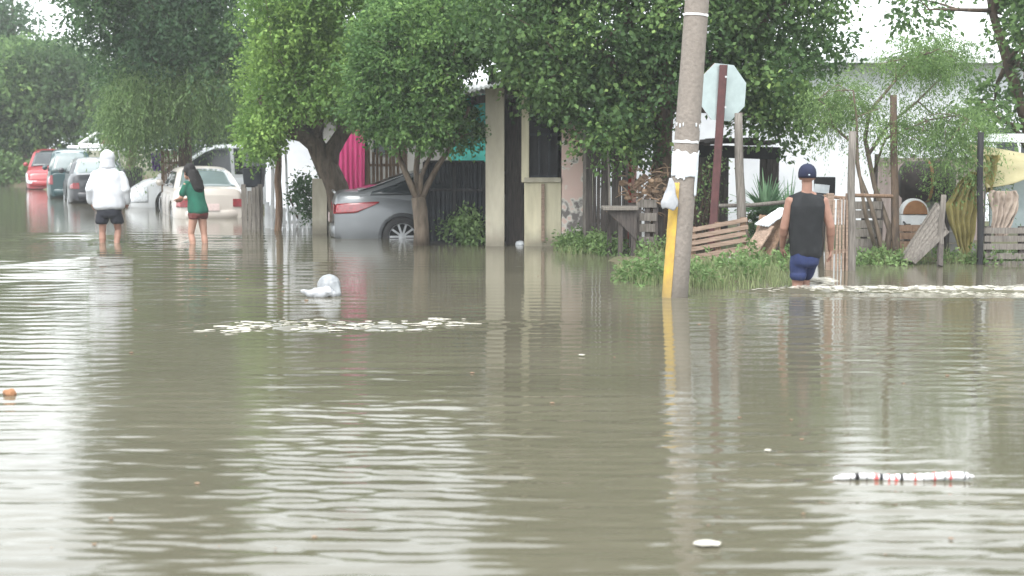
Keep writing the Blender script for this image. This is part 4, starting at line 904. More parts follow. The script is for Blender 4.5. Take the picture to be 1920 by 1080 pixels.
def man():
    g = G(1508, 543); sub = .42; root = thing('person', 'man wading away in charcoal sleeveless shirt, navy shorts and navy cap', 'person', (g.x, g.y, -sub), R(6))
    z = sub; mb = MB()
    head(mb, (.01, .015, z+1.205), (.12, 1, 0)); cap_(mb, (.0, -.01, z+1.0), .062, (.008, 0, z+1.13), .057)
    for s in (-1, 1): cap_(mb, (s*.035, -.012, z+1.01), .05, (s*.17, -.01, z+.955), .048)
    tor(mb, [(z+.40, 0, 0, .15, .11), (z+.55, 0, 0, .15, .11), (z+.8, 0, 0, .175, .12), (z+.95, 0, 0, .165, .10), (z+1.0, 0, 0, .12, .08)])
    leg_(mb, (-.075, 0, z+.42), (-.07, .04, .50), (-.065, -.02, .10), .088, .062, .062, .040)
    leg_(mb, (.07, .02, z+.42), (.065, .22, .58), (.06, .08, .24), .088, .060, .060, .040, (0, .12, -.09))
    arm_(mb, (.20, -.01, z+.93), (.275, -.04, z+.67), (.31, .05, z+.43), .060, .050, .033, 1, .6)
    arm_(mb, (-.19, -.01, z+.935), (-.24, .02, z+.66), (-.215, .15, z+.46), .058, .048, .032, -1, .6)
    blob('body', mb, M['skin'], root, .0065, 4)
    mb = MB(); tor(mb, [(z+.33, .01, 0, .172, .135), (z+.42, .005, 0, .178, .14), (z+.6, 0, 0, .185, .14), (z+.80, 0, -.005, .202, .145), (z+.90, 0, -.01, .208, .135), (z+.965, 0, -.01, .195, .105), (z+1.01, 0, -.01, .12, .075), (z+1.03, 0, -.01, .085, .07)], 32, 2.4)
    for s in (-1, 1): cap_(mb, (s*.05, -.012, z+1.0), .055, (s*.165, -.01, z+.965), .052)
    blob('shirt', mb, M['shirt_char'], root, .009, 3, .013, 6, 2)
    mb = MB(); tor(mb, [(z+.24, 0, 0, .15, .125), (z+.34, 0, 0, .158, .13), (z+.48, 0, 0, .155, .125)])
    cap_(mb, (-.07, .01, z+.27), .10, (-.068, .02, z+.20), .096); cap_(mb, (.07, .06, z+.27), .098, (.065, .14, z+.17), .088)
    tor(mb, [(z+.10, -.068, .02, .092, .098), (z+.2, -.068, .02, .10, .105)], 20, 2.1)
    blob('shorts', mb, M['shorts_navy'], root, .009, 4, .008, 8, 4)
    c = Vector((.01, .01, z+1.245)); f = Vector((.12, 1, 0)).normalized(); r = Vector((f.y, -f.x, 0)); t = MB(); mb = MB()
    t.lathe([(.096, -.055), (.0985, -.03), (.098, .0), (.090, .035), (.070, .066), (.042, .085), (.018, .092), (.001, .093)], (0, 0, 0), 28); t.lathe([(.001, .09), (.008, .094), (.008, .098), (.001, .1)], (0, 0, 0), 10)
    mb.add([c+r*v[0]+f*v[1]*1.12+Vector((0, 0, v[2])) for v in t.v], t.f); capo = mb.build('cap', M['cap'], root, local=True, smooth=True, thick=.004)
    rows = []
    for i in range(13):
        a = -1.05+2.1*i/12; rows.append([c+r*(math.sin(a)*.092)+f*(.098*math.cos(a)+q*.072*math.cos(a*1.25))+Vector((0, 0, -.045-.02*q+.012*math.cos(a*1.4))) for q in (0, .35, .7, 1)])
    MB().grid(rows).build('visor', M['cap'], capo, local=True, smooth=True, thick=.005)
    root.scale = (.95, .95, 1)
    MB().box(c-f*.111+Vector((0, 0, -.022)), (.018, .004, .012), Matrix.Rotation(-.12, 3, 'Z')).build('cap_badge', M['paper'], capo, local=True)
man()

def hooded():
    g = G(206, 455); sub = .28; z = sub; root = thing('person', 'person in white hooded jacket and black shorts, walking away on the left', 'person', (g.x, g.y, -sub), R(6)); mb = MB()
    head(mb, (0, .03, z+1.345)); cap_(mb, (0, .01, z+1.14), .055, (0, .015, z+1.26), .05)
    tor(mb, [(z+.5, 0, 0, .15, .10), (z+.7, 0, 0, .14, .10), (z+.95, 0, 0, .17, .11), (z+1.1, 0, 0, .15, .09), (z+1.15, 0, 0, .09, .07)])
    leg_(mb, (-.09, 0, z+.52), (-.115, .03, .46), (-.115, -.02, .09), .082, .053, .056, .037)
    leg_(mb, (.09, 0, z+.52), (.12, .09, .48), (.10, -.07, .13), .082, .053, .056, .037, (0, .13, -.07))
    for s in (-1, 1): arm_(mb, (s*.21, 0, z+1.05), (s*.27, -.03, z+.84), (s*.275, .06, z+.655), .045, .038, .028, s, .5)
    blob('body', mb, M['skin'], root, .0065, 4)
    mb = MB(); tor(mb, [(z+.525, 0, 0, .235, .15), (z+.56, 0, 0, .25, .165), (z+.7, 0, 0, .245, .17), (z+.9, 0, -.005, .24, .165), (z+1.05, 0, -.01, .235, .15), (z+1.12, 0, -.01, .20, .13), (z+1.18, 0, -.01, .13, .11), (z+1.23, 0, -.01, .09, .10)], 32, 2.3)
    for s in (-1, 1): cap_(mb, (s*.20, 0, z+1.06), .085, (s*.275, -.03, z+.85), .078); cap_(mb, (s*.275, -.03, z+.85), .078, (s*.285, .05, z+.66), .058)
    blob('jacket', mb, M['hoodie'], root, .010, 3, .017, 6, 1)
    mb = MB(); ell(mb, (0, .0, z+1.35), (.122, .135, .135)); tor(mb, [(z+1.16, 0, -.02, .135, .12), (z+1.24, 0, -.02, .118, .12), (z+1.35, 0, -.01, .11, .12)], 24, 2.1)
    blob('hood', mb, M['hoodie'], root, .009, 6, .008, 7, 5)
    mb = MB(); tor(mb, [(z+.40, 0, 0, .19, .13), (z+.5, 0, 0, .19, .135), (z+.62, 0, 0, .17, .12)])
    for s in (-1, 1): tor(mb, [(z+.30, s*.122, .02 if s < 0 else .04, .108, .115), (z+.48, s*.10, .01, .10, .12)], 20, 2.1)
    blob('shorts', mb, M['shorts_black'], root, .010, 4, .007, 8, 3)
hooded()

def girl():
    g = G(371, 456); sub = .28; z = sub; root = thing('person', 'girl with long black hair in green top and red shorts, standing by the beige sedan', 'person', (g.x, g.y, -sub), R(52)); mb = MB(); hip = .78
    head(mb, (-.01, .17, z+1.13), (0, 1, -.25)); cap_(mb, (-.01, .085, z+.97), .046, (-.01, .13, z+1.06), .043)
    tor(mb, [(z+.45, 0, -.02, .14, .11), (z+.65, 0, 0, .115, .09), (z+.85, 0, .05, .14, .10), (z+.95, 0, .08, .12, .08), (z+.99, 0, .085, .07, .06)])
    leg_(mb, (-.07, -.01, z+.48), (-.09, .05, .44), (-.085, -.03, .08), .086, .05, .052, .033, (0, .14, -.05))
    leg_(mb, (.07, -.02, z+.48), (.085, -.05, .43), (.085, -.10, .08), .086, .05, .052, .033, (0, .14, -.05))
    for s in (-1, 1):
        e = Vector((s*.19, .14, z+.73)); w = Vector((s*.09, .33, z+.70)); arm_(mb, (s*.15, .08, z+.93), e, w, .042, .034, .025, s, .7, (0, 0, -1))
    blob('body', mb, M['skin_light'], root, .0065, 4)
    mb = MB(); tor(mb, [(z+.46, 0, -.03, .168, .145), (z+.55, 0, -.02, .165, .14), (z+.68, 0, .005, .145, .12), (z+.85, 0, .05, .158, .122), (z+.93, 0, .075, .15, .105), (z+.985, 0, .085, .09, .08)], 28, 2.2)
    for s in (-1, 1): cap_(mb, (s*.13, .08, z+.935), .058, (s*.18, .125, z+.79), .056)
    blob('top', mb, M['shirt_green'], root, .009, 5, .007, 7, 7)
    mb = MB(); tor(mb, [(z+.41, 0, -.02, .158, .138), (z+.52, 0, -.02, .155, .135)])
    for s in (-1, 1): tor(mb, [(z+.385, s*.08, -.02, .088, .11), (z+.45, s*.075, -.02, .085, .11)], 18, 2.1)
    blob('shorts', mb, M['shorts_red'], root, .009, 4, .005, 9, 8)
    mb = MB(); ell(mb, (-.01, .145, z+1.155), (.096, .108, .112)); tor(mb, [(z+.80, 0, -.055, .07, .035), (z+.87, 0, -.05, .105, .05), (z+1.0, 0, .01, .12, .06), (z+1.08, 0, .06, .105, .075), (z+1.17, 0, .10, .09, .08)], 22, 2.1)
    blob('hair', mb, M['hair'], root, .008, 4, .007, 18, 9)
girl()

# ------------------------------------------------------------------ the pole and the sign
def pole():
    A = G(1266, 556); root = thing('utility_pole', 'leaning concrete utility pole with yellow painted foot and torn white posters', 'pole', A)
    B = P(1307, 0, A.y+.1); u = (B-A); top = A+u*2.6; pp = []; rr = []
    for i in range(-2, 27):
        t = i/26*2.6; p = A+u*t; pp.append(p); rr.append(.128-.008*t)
    MB().tube(pp, rr, 28, .03, 3).build('shaft', M['concrete'], root, smooth=True)
    # yellow band: a strip of paint board bent round the left of the pole
    def wrap(nm, t0, t1, a0, a1, off, m, parent, rag=0, seed=0, n=24, k=16, sag=0):
        rows = []; un = u.normalized(); x = Vector((1, 0, 0)); x = (x-un*x.dot(un)).normalized(); y = un.cross(x)
        for j in range(k+1):
            row = []
            for i in range(n+1):
                s = i/n; a = R(a0+(a1-a0)*s); e0 = t0+rag*noise.noise(Vector((s*5, seed, 0)))*.5; e1 = t1+rag*noise.noise(Vector((s*6, seed, 7)))
                t = e0+(e1-e0)*j/k; rad = .128-.008*t+off+.003*noise.noise(Vector((s*7, t*30, seed)))+(.0)
                row.append(A+u*t+x*(math.cos(a)*rad)+y*(math.sin(a)*rad))
            rows.append(row)
        return MB().grid(rows).build(nm, m, parent, smooth=True, thick=.003)
    # angles: y axis points away/towards; camera side is -Y
    wrap('yellow_guard', -.12, .385, 178, 246, .006, M['yellow'], root, .004, 1)
    wrap('poster', .408, .49, 180, 360, .008, M['paper'], root, .018, 2)
    wrap('poster', .345, .43, 318, 345, .010, M['paper'], root, .02, 3, 8)
    wrap('poster', .40, .435, 225, 268, .012, M['paper'], root, .03, 4, 8)
    wrap('strap', .520, .528, 170, 330, .005, M['tin_white'], root, .004, 5)
    wrap('strap', .945, .952, 170, 340, .005, M['tin_white'], root, .003, 6)
    for i, (t, a, w) in enumerate(((.575, 200, 5), (.57, 222, 7), (.574, 240, 4), (.576, 300, 8), (.572, 325, 10), (.565, 335, 5))): wrap('paper_scrap', t, t+.012, a, a+w, .004, M['paper'], root, .006, 10+i, 5, 3)
    # bag
    c = P(1257, 362, A.y-.155); bag = MB(); rows = []
    for j in range(15):
        t = j/14; row = []
        for i in range(21):
            a = 2*math.pi*i/20; rad = (.012+.066*min(1, t*1.25)**.9)*(1+.22*noise.noise(Vector((math.cos(a)*2, math.sin(a)*2, t*3))))
            row.append((c.x+rad*math.cos(a)+.008*math.sin(t*6), c.y+rad*.45*math.sin(a), c.z+.15-t*.30+.03*noise.noise(Vector((math.cos(a)*1.5, math.sin(a)*1.5, 9)))*t))
        rows.append(row)
    o = bag.grid(rows).build('plastic_bag', M['plastic_bag'], None, smooth=True, thick=.003); o.data.transform(Matrix.Translation(-c)); o.location = c; tag(o, 'white plastic bag tied to the left side of the leaning pole', 'bag')
pole()
def sign():
    A = G(1333, 488); B = P(1357, 120, A.y+.02); root = thing('stop_sign', 'octagonal road sign seen from its grey back on a leaning maroon post', 'road sign', A); u = (B-A).normalized(); n = Vector((-.28, -1, 0)).normalized(); rgt = Vector((n.y*-1, n.x, 0)).normalized()
    MB().beam(A-u*.4, B-u*.01, .105, .045, n).build('post', M['sign_post'], root, bevel=.008)
    c = P(1359, 173, A.y+.035); rr = .375/math.cos(math.pi/8)
    ax = (rgt-u*rgt.dot(u)).normalized(); ax = ax*.78+Vector((0, .6, 0))*.0+n*0; nn = ax.normalized().cross(u).normalized()
    th = R(27); ax = Vector((math.cos(th), math.sin(th), 0)); nn = Vector((-math.sin(th), math.cos(th), 0)); cc = c+nn*.05
    up = (Vector((0, 0, 1))*.998+ax*.06).normalized(); ax = (ax-up*ax.dot(up)).normalized()
    poly = [cc+ax*(rr*math.cos(math.pi/8+i*math.pi/4))+up*(rr*math.sin(math.pi/8+i*math.pi/4)) for i in range(8)]
    MB().prism(poly, (0, 0, 0), nn*.004).build('plate', M['sign_back'], root)
    poly2 = [p+nn*.0065 for p in poly]; MB().prism(poly2, (0, 0, 0), nn*.002).build('sign_face', M['red_paint'], root)
    b = MB()
    for z in (-.2, .2): b.lathe([(.001, -.012), (.014, -.012), (.014, 0), (.001, 0)], tuple(c-n*0+Vector((0, -.075, z))), 8, 'y')
    b.build('bolts', M['rim'], root)
sign()

# ------------------------------------------------------------------ yard things in the middle
def table():
    g = G(1168, 482); Y = g.y; root = thing('table', 'old grey wooden table with slanted front brace, left of the pole', 'table', g)
    zt = P(0, 391, Y).z; x0 = P(1133, 0, Y).x; x1 = P(1200, 0, Y).x
    MB().box(((x0+x1)/2, Y+.2, zt), (x1-x0, .55, .045)).build('tabletop', M['wood_grey'], root, bevel=.006)
    MB().prism([(P(1140, 0, Y).x, Y-.02, zt-.03), (x1-.02, Y-.02, zt-.03), (x1-.02, Y-.02, P(0, 450, Y).z), (P(1172, 0, Y).x, Y-.02, P(0, 425, Y).z)], (0, 0, 0), (0, .03, 0)).build('apron', M['wood_dark'], root)
    for px, dy in ((1167, .0), (1192, 0), (1150, .42), (1192, .42)): MB().beam((P(px, 0, Y).x, Y+dy+.03, -.25), (P(px, 0, Y).x, Y+dy+.03, zt-.02), .06, .06, (0, 1, 0)).build('leg', M['wood_dark'], root)
table()
def pallet(name, label, x0, x1, ytop, ybase, m, nslat, tilt=0, seed=0, thick=.02, cat='pallet', rise=0, dark=None, vertical=False, gap=.35, Yoff=0, z0=None):
    rnd = random.Random(seed); A = G(x0, ybase); B = G(x1, ybase); Y = A.y+Yoff; zt = P(x0, ytop, Y).z; z0_ = -.05 if z0 is None else z0; root = thing(name, label, cat, ((A.x+B.x)/2, Y, 0))
    mb = MB(); h = (zt-z0_)/nslat
    for i in range(nslat):
        z = z0_+h*(i+.5); t = tilt*(z-z0_); e = rnd.uniform(-.012, .012)
        mb.beam((A.x+rnd.uniform(-.03, .03), Y+t, z+e), (B.x+rnd.uniform(-.03, .03), Y+t, z+e+rise), thick, h*(1-gap), (0, 0, 1))
    mb.build('slats', m, root)
    for s in (.06, .5, .94): x = A.x+(B.x-A.x)*s; bb = MB().beam((x, Y+.05, z0_-.1), (x, Y+.05+tilt*(zt-z0_), zt+rise*s), .07, .07, (0, 1, 0)); bb.build('bearer', dark or m, root)
    return root
pallet('pallet', 'dark grey pallet on its side next to the grey table', 1197, 1232, 372, 478, M['wood_grey'], 5, .15, 1, dark=M['wood_dark'])
pallet('pallet', 'brown slatted pallet leaning behind the maroon sign post', 1294, 1402, 428, 492, M['wood_slat'], 6, .25, 2, rise=.14, dark=M['wood_brown'])
def sheet(label, P4, m, seed=0, name='board'):
    a, b, c, d = [Vector(q) for q in P4]; rows = []
    for j in range(13):
        t = j/12; rows.append([(a+(b-a)*s)*(1-t)+(d+(c-d)*s)*t+Vector((0, .02*noise.noise(Vector((s*6, t*6, seed))), .012*noise.noise(Vector((s*9, t*7, seed+3))))) for s in [i/12 for i in range(13)]])
    mb = MB().grid(rows); ce = (a+b+c+d)/4; mb.v = [Vector(v)-ce for v in mb.v]; o = mb.build(name, m, None, thick=.018); o.location = ce; tag(o, label, 'board'); return o
sheet('broad rotten brown board leaning left of the wading man', [P(1405, 490, 18.3), P(1440, 492, 18.0), P(1478, 415, 18.3), P(1425, 402, 18.6)], M['wood_brown'], 1)
sheet('split brown board under the bigger one, against the weathered post', [P(1380, 492, 18.1), P(1408, 494, 17.9), P(1452, 425, 18.1), P(1428, 420, 18.3)], M['wood_slat'], 2)
sheet('bleached torn white board lying on the rotten brown board', [P(1415, 420, 18.2), P(1440, 425, 18.1), P(1482, 392, 18.3), P(1462, 390, 18.5)], M['paper'], 3)
def shed():
    Y = 22.6; root = thing('shelter', 'low dark wooden shelter behind the stop sign', 'shed', (P(1390, 0, Y).x, Y, 0)); z1 = P(0, 262, Y).z; z2 = P(0, 290, Y).z
    x0 = P(1310, 0, Y).x; x1 = P(1466, 0, Y).x
    mb = MB()
    for i in range(14):
        x = x0+(x1-x0)*(i+.5)/14; mb.box((x, Y+.8, z1-.05*abs(i-6.5)/6+.03*math.sin(i*5)), ((x1-x0)/14*.97, 2.0, .05))
    mb.build('roof', M['wood_dark'], root)
    mb = MB(); mb.beam((x0, Y-.1, z2+.06), (x1, Y-.1, z2+.02), .06, .2); mb.build('beam', M['black'], root)
    for px in (1322, 1362, 1436, 1454): MB().beam((P(px, 0, Y).x, Y, -.1), (P(px, 0, Y).x, Y, z2), .09 if px != 1454 else .2, .09, (0, 1, 0)).build('post', M['wood_dark'], root)
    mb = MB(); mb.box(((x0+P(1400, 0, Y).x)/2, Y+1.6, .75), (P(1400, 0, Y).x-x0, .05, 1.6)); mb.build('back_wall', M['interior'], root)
shed()
def yucca(px, py, h, w, n, seed, label):
    Y = 19.5; rg = random.Random(seed); c = P(px, py, Y); root = thing('yucca', label, 'plant', (c.x, c.y, 0)); mb = MB(); z = P(0, py-0, Y).z
    b = Vector((c.x, Y, max(0, z)))
    for i in range(n):
        a = rg.random()*6.28; el = rg.uniform(.25, 1.5); d = Vector((math.cos(a)*math.cos(el), math.sin(a)*math.cos(el), math.sin(el))); s = Vector((-math.sin(a), math.cos(a), 0)); Ln = h*rg.uniform(.7, 1.05)
        p = [b+d*Ln*t-Vector((0, 0, .25*Ln*t*t*math.cos(el))) for t in (0, .35, .7, 1)]; ww = (w, w*1.15, w*.7, .002)
        mb.grid([[p[k]-s*ww[k]/2, p[k]+Vector((0, 0, -.004)), p[k]+s*ww[k]/2] for k in range(4)])
    me = mb.build('leaves', M['leaf_yucca'], root, fix=False, thick=.003)
    a_ = me.data.attributes.new('tint', 'FLOAT', 'POINT'); a_.data.foreach_set('value', np.random.default_rng(seed).random(len(me.data.vertices)).astype(np.float32))
    MB().tube([Vector((b.x, b.y, -.1)), b], [.05, .06], 8).build('stem', M['bark_dark'], root); return root
M['leaf_yucca'] = leafmat('leaf_yucca', (.10, .20, .11), (.20, .33, .19), trans=.2)
yk = yucca(1436, 402, .66, .04, 80, 61, 'spiky green yucca right of the weathered post, before the shelter')
yk2 = yucca(1478, 412, .72, .04, 40, 62, 'spiky yucca just behind the head and shoulder of the wading man')
bush('bush', 'dark shrub under the yucca behind the rotten boards', 1440, 490, [(1405, 395), (1480, 400), (1478, 470), (1450, 470), (1410, 430)], 19.6, .3, 22, .17, M['leaf_dark'], 34, ntw=450, nleaf=8, L=.18, leaf=.07)
bush('bush', 'thin pale weedy bush between the pole and the maroon sign post', 1320, 470, [(1298, 300), (1345, 300), (1345, 420), (1300, 430)], 20.2, .3, 22, .17, M['leaf_weed'], 35, ntw=120, nleaf=6, L=.3, leaf=.05)
def rail_(label, a, b, Y, r, m):
    A = P(*a, Y); B = P(*b, Y); c = (A+B)/2; mb = MB().tube([A-c, (A+B)/2-c+Vector((0, 0, -.02)), B-c], r, 8, .15, 4); o = mb.build('fence_rail', m, None, smooth=True); o.location = c; tag(o, label, 'rail')
    return o
rail_('long thin wooden rail behind the rotten boards at waist height', (1340, 386), (1480, 378), 19, .028, M['wood_grey'])

# things by the trunk: dry brush pile
def brush():
    c = P(1215, 345, 19.9); rg = random.Random(8); mb = MB()
    for i in range(130):
        a = Vector((rg.gauss(0, .17), rg.gauss(0, .12), rg.gauss(-.12, .17))); d = Vector((rg.gauss(0, 1), rg.gauss(0, .6), rg.gauss(0, .6))).normalized()*rg.uniform(.1, .28); mb.tube([a, a+d*.5+Vector((0, 0, .02)), a+d], [.012, .009, .003], 5)
    for i in range(26):
        a = Vector((rg.gauss(0, .16), rg.gauss(0, .1), rg.gauss(-.15, .15))); ell(mb, a, (rg.uniform(.03, .07), .04, rg.uniform(.03, .06)), 7)
    o = mb.build('brush_pile', M['dry'], None); o.location = c; tag(o, 'tangle of dry brown twigs heaped beside the big tree trunk', 'brush')
    mb = MB(); mb.beam((-.25, 0, -1.4), (-.2, 0, -.3), .07, .07, (0, 1, 0)); mb.beam((.2, .1, -1.4), (.2, .1, -.3), .07, .07, (0, 1, 0)); mb.box((0, .05, -.30), (.6, .4, .05)); mb.build('support', M['wood_dark'], o, local=True)
M['dry'] = mat('dry_twigs', (.26, .18, .12), (.12, .08, .055), 12, .95)
brush()

# ------------------------------------------------------------------ right-hand yard
fence('stick_fence', 'fence of thin brown sticks just right of the wading man', 1556, 1592, 372, 507, M['wood_slat'], 5, seed=21, gap=.45, jag=.03, posts=2, rails=1)
def crossbar():
    A = P(1545, 368, 17.6); B = P(1592, 372, 17.3); mb = MB().tube([A, B], .022, 8); mb2 = MB().tube([P(1592, 366, 17.4), P(1672, 368, 18.2)], .025, 8)
    c = (A+B)/2; mb.v = [Vector(v)-c for v in mb.v]; o = mb.build('rail', M['wood_brown'], None); o.location = c; tag(o, 'short brown rail resting on top of the stick fence', 'rail')
    c = P(1632, 367, 17.8); mb2.v = [Vector(v)-c for v in mb2.v]; o = mb2.build('rail', M['wood_brown'], None); o.location = c; tag(o, 'brown rail from the thick grey post to the rough brown post', 'rail')
crossbar()
pallet('plank_wall', 'grey horizontal planks between the thick grey post and the rough brown post', 1602, 1668, 378, 494, M['wood_grey'], 7, 0, 31, gap=.12, dark=M['wood_dark'], cat='fence', Yoff=.4)
pallet('plank_wall', 'brown plank barrier behind the tilted ramp', 1690, 1762, 420, 494, M['wood_brown'], 5, 0, 32, gap=.18, dark=M['wood_dark'], cat='fence', Yoff=.6)
pallet('pallet', 'dark grey pallet standing at the right edge of the picture', 1846, 1990, 425, 496, M['wood_grey'], 5, .1, 33, gap=.3, dark=M['wood_dark'])
pallet('plank_wall', 'dark weathered plank wall behind the yellow cloth', 1770, 1900, 350, 488, M['wall_pale'] if 'wall_pale' in M else M['grey_wall'], 6, 0, 34, gap=.02, dark=M['wood_dark'], cat='fence', Yoff=1.6)
def ramp():
    root = thing('ramp', 'tilted grey wooden ramp panel leaning against the short grey post', 'ramp', G(1720, 494)); Y = 18.0; mb = MB()
    q = [P(1693, 486, Y), P(1712, 492, Y-.15), P(1776, 432, Y-.15), P(1760, 382, Y+.1)]
    for i in range(5):
        s0, s1 = i/5+.01, (i+1)/5-.01; a = q[0]+(q[1]-q[0])*s0; b = q[0]+(q[1]-q[0])*s1; d = q[3]+(q[2]-q[3])*s0; c = q[3]+(q[2]-q[3])*s1
        mb.prism([a, b, c, d], (0, 0, 0), (0, .03, .0))
    mb.build('panel', M['wood_grey'], root); MB().beam(q[1]+Vector((0, -.02, 0)), q[2]+Vector((0, -.02, 0)), .05, .05).build('edge_rail', M['wood_grey'], root); MB().beam(q[0]+Vector((0, .04, 0)), q[3]+Vector((0, .04, 0)), .05, .05).build('edge_rail', M['wood_grey'], root)
    MB().beam(G(1762, 500), P(1764, 430, Y), .06, .06, (0, 1, 0)).build('leg', M['wood_dark'], root)
ramp()
def tank():
    Y = 20.2; c = P(1737, 340, Y); root = thing('water_tank', 'big round black tank lying behind the feathery tree', 'tank', c)
    mb = MB(); r = .29
    mb.lathe([(.001, -.38), (r*.8, -.36), (r, -.28), (r*1.02, -.1), (r, 0), (r*1.02, .1), (r, .28), (r*.8, .36), (.001, .38)], c, 28, 'x'); mb.build('shell', M['rust'], root, smooth=True)
    mb = MB(); mb.lathe([(r*1.0, -.02), (r*1.05, -.02), (r*1.05, .02), (r, .02)], c+Vector((0, 0, 0)), 28, 'x'); mb.build('hoop', M['orange'], root)
    for s in (-.28, .28): MB().beam(c+Vector((s, 0, -.2)), Vector((c.x+s, Y, -.1)), .06, .3, (0, 1, 0)).build('stand', M['wood_dark'], root)
M['rust'] = mat('black_drum', (.07, .055, .052), (.035, .03, .03), 5, .7, .1)
tank()
def boat_seat():
    Y = 19.4; c = P(1717, 395, Y); root = thing('old_sofa', 'upturned white seat with faded orange underside by the rough brown post', 'sofa', (c.x, Y, 0)); rx = P(1752, 0, Y).x-c.x; zt = P(0, 376, Y).z; zb = P(0, 402, Y).z
    for nm, k, m, yo in (('orange_pad', 1.0, M['orange'], 0), ('white_rim', 1.13, M['white_paint'], .02)):
        poly = [(c.x+rx*k*math.cos(a), Y+yo, zb+(zt-zb)*k*math.sin(a)) for a in [math.pi*i/20 for i in range(21)]]; MB().prism(poly, (0, 0, 0), (0, .16, 0)).build(nm, m, root, bevel=.01)
    MB().box((c.x, Y+.12, zb-.09), (rx*2.2, .2, .17)).build('seat', M['white_paint'], root, bevel=.02)
    MB().box((c.x, Y+.14, zb/2-.15), (rx*1.8, .14, zb)).build('base', M['cloth_beige'], root, bevel=.02)
    for k in range(3):
        pts_ = [(c.x-rx+2*rx*i/12, Y-.01, zb-.10-.06*k-.12*math.sin(math.pi*i/12)) for i in range(13)]; MB().tube(pts_, .012, 6).build('hose', M['black'], root, smooth=True)
boat_seat()
def crate_dark():
    Y = 19.8; root = thing('monitor', 'black flat box with white sheet, over the man\'s right shoulder', 'box', P(1550, 372, Y))
    a = P(1530, 332, Y); b = P(1568, 366, Y); MB().box(((a.x+b.x)/2, Y+.1, (a.z+b.z)/2), (b.x-a.x, .08, a.z-b.z)).build('shell', M['black'], root, bevel=.01)
    a = P(1528, 346, Y-.1); b = P(1556, 362, Y-.1); MB().box(((a.x+b.x)/2, Y-.05, (a.z+b.z)/2), (b.x-a.x, .02, a.z-b.z), Matrix.Rotation(.1, 3, 'Y')).build('sheet', M['paper'], root)
    MB().beam((P(1550, 0, Y).x, Y+.1, -.1), P(1550, 366, Y+.1), .08, .08, (0, 1, 0)).build('stand', M['wood_dark'], root)
crate_dark()
def drape(name, label, prof, Y, m, seed, fold=.05, freq=12, shear=0):
    """cloth whose left and right edges follow (row, left, right) in photo pixels, folded in depth"""
    rows = []; ys = [q[0] for q in prof]
    for j in range(30):
        t = j/29; y = ys[0]+(ys[-1]-ys[0])*t; xl = np.interp(y, ys, [q[1] for q in prof]); xr = np.interp(y, ys, [q[2] for q in prof]); row = []
        for i in range(41):
            u = i/40; x = xl+(xr-xl)*u+3*noise.noise(Vector((t*6, u*3, seed))); p = P(x, y+4*noise.noise(Vector((u*6, t*4, seed+5))), Y)
            p.y += fold*(math.sin(u*freq+t*shear+seed)+1.3*noise.noise(Vector((u*4+t*2, t*4, seed*3)))); row.append(p)
        rows.append(row)
    c = rows[29][20].copy(); mb = MB().grid(rows); mb.v = [Vector(v)-c for v in mb.v]
    o = mb.build(name, m, None, smooth=True, thick=.008); o.location = c; tag(o, label, 'cloth'); return o
drape('yellow_cloth', 'dull yellow cloth draped down beside the black post', [(322, 1818, 1836), (345, 1795, 1834), (385, 1774, 1832), (410, 1778, 1830), (440, 1788, 1826), (462, 1797, 1822), (482, 1806, 1816)], 18.6, M['cloth_yellow'], 5, .03, 27, 6)
drape('beige_cloth', 'crumpled beige garment hanging right of the black post', [(358, 1858, 1906), (366, 1853, 1912), (385, 1856, 1910), (405, 1860, 1903), (425, 1858, 1895), (445, 1866, 1886)], 18.3, M['cloth_beige'], 7, .022, 31, 7)
drape('yellow_cloth', 'small yellow cloth end hanging right of the black post, under the tarp', [(290, 1848, 1872), (330, 1846, 1868), (362, 1848, 1860)], 18.35, M['cloth_yellow'], 9, .04, 9, 3)
def tin_fence():
    a = G(1660, 472); root = thing('tin_fence', 'faded pinkish grey corrugated sheet fence behind the black tank', 'fence', (P(1760, 0, 21.6).x, 21.6, 0)); rows = []
    x0, x1 = P(1655, 0, 21.6).x, P(1858, 0, 21.6).x; zt = P(0, 296, 21.6).z
    for j in range(2): rows.append([(x0+(x1-x0)*i/90, 21.6+.015*math.cos(i*.9), (-.05 if j == 0 else zt+.04*noise.noise(Vector((int(i/22), 0, 3))))) for i in range(91)])
    MB().grid(rows).build('sheet', M['tin_old'], root, thick=.01)
    for i in range(4): x = x0+(x1-x0)*i/3; MB().beam((x, 21.67, -.2), (x, 21.67, zt+.06), .07, .07, (0, 1, 0)).build('post', M['wood_dark'], root)
M['tin_old'] = mat('old_tin', (.36, .30, .28), (.20, .165, .15), 3, .8, .2, stretch=(1, 1, .4))
tin_fence()
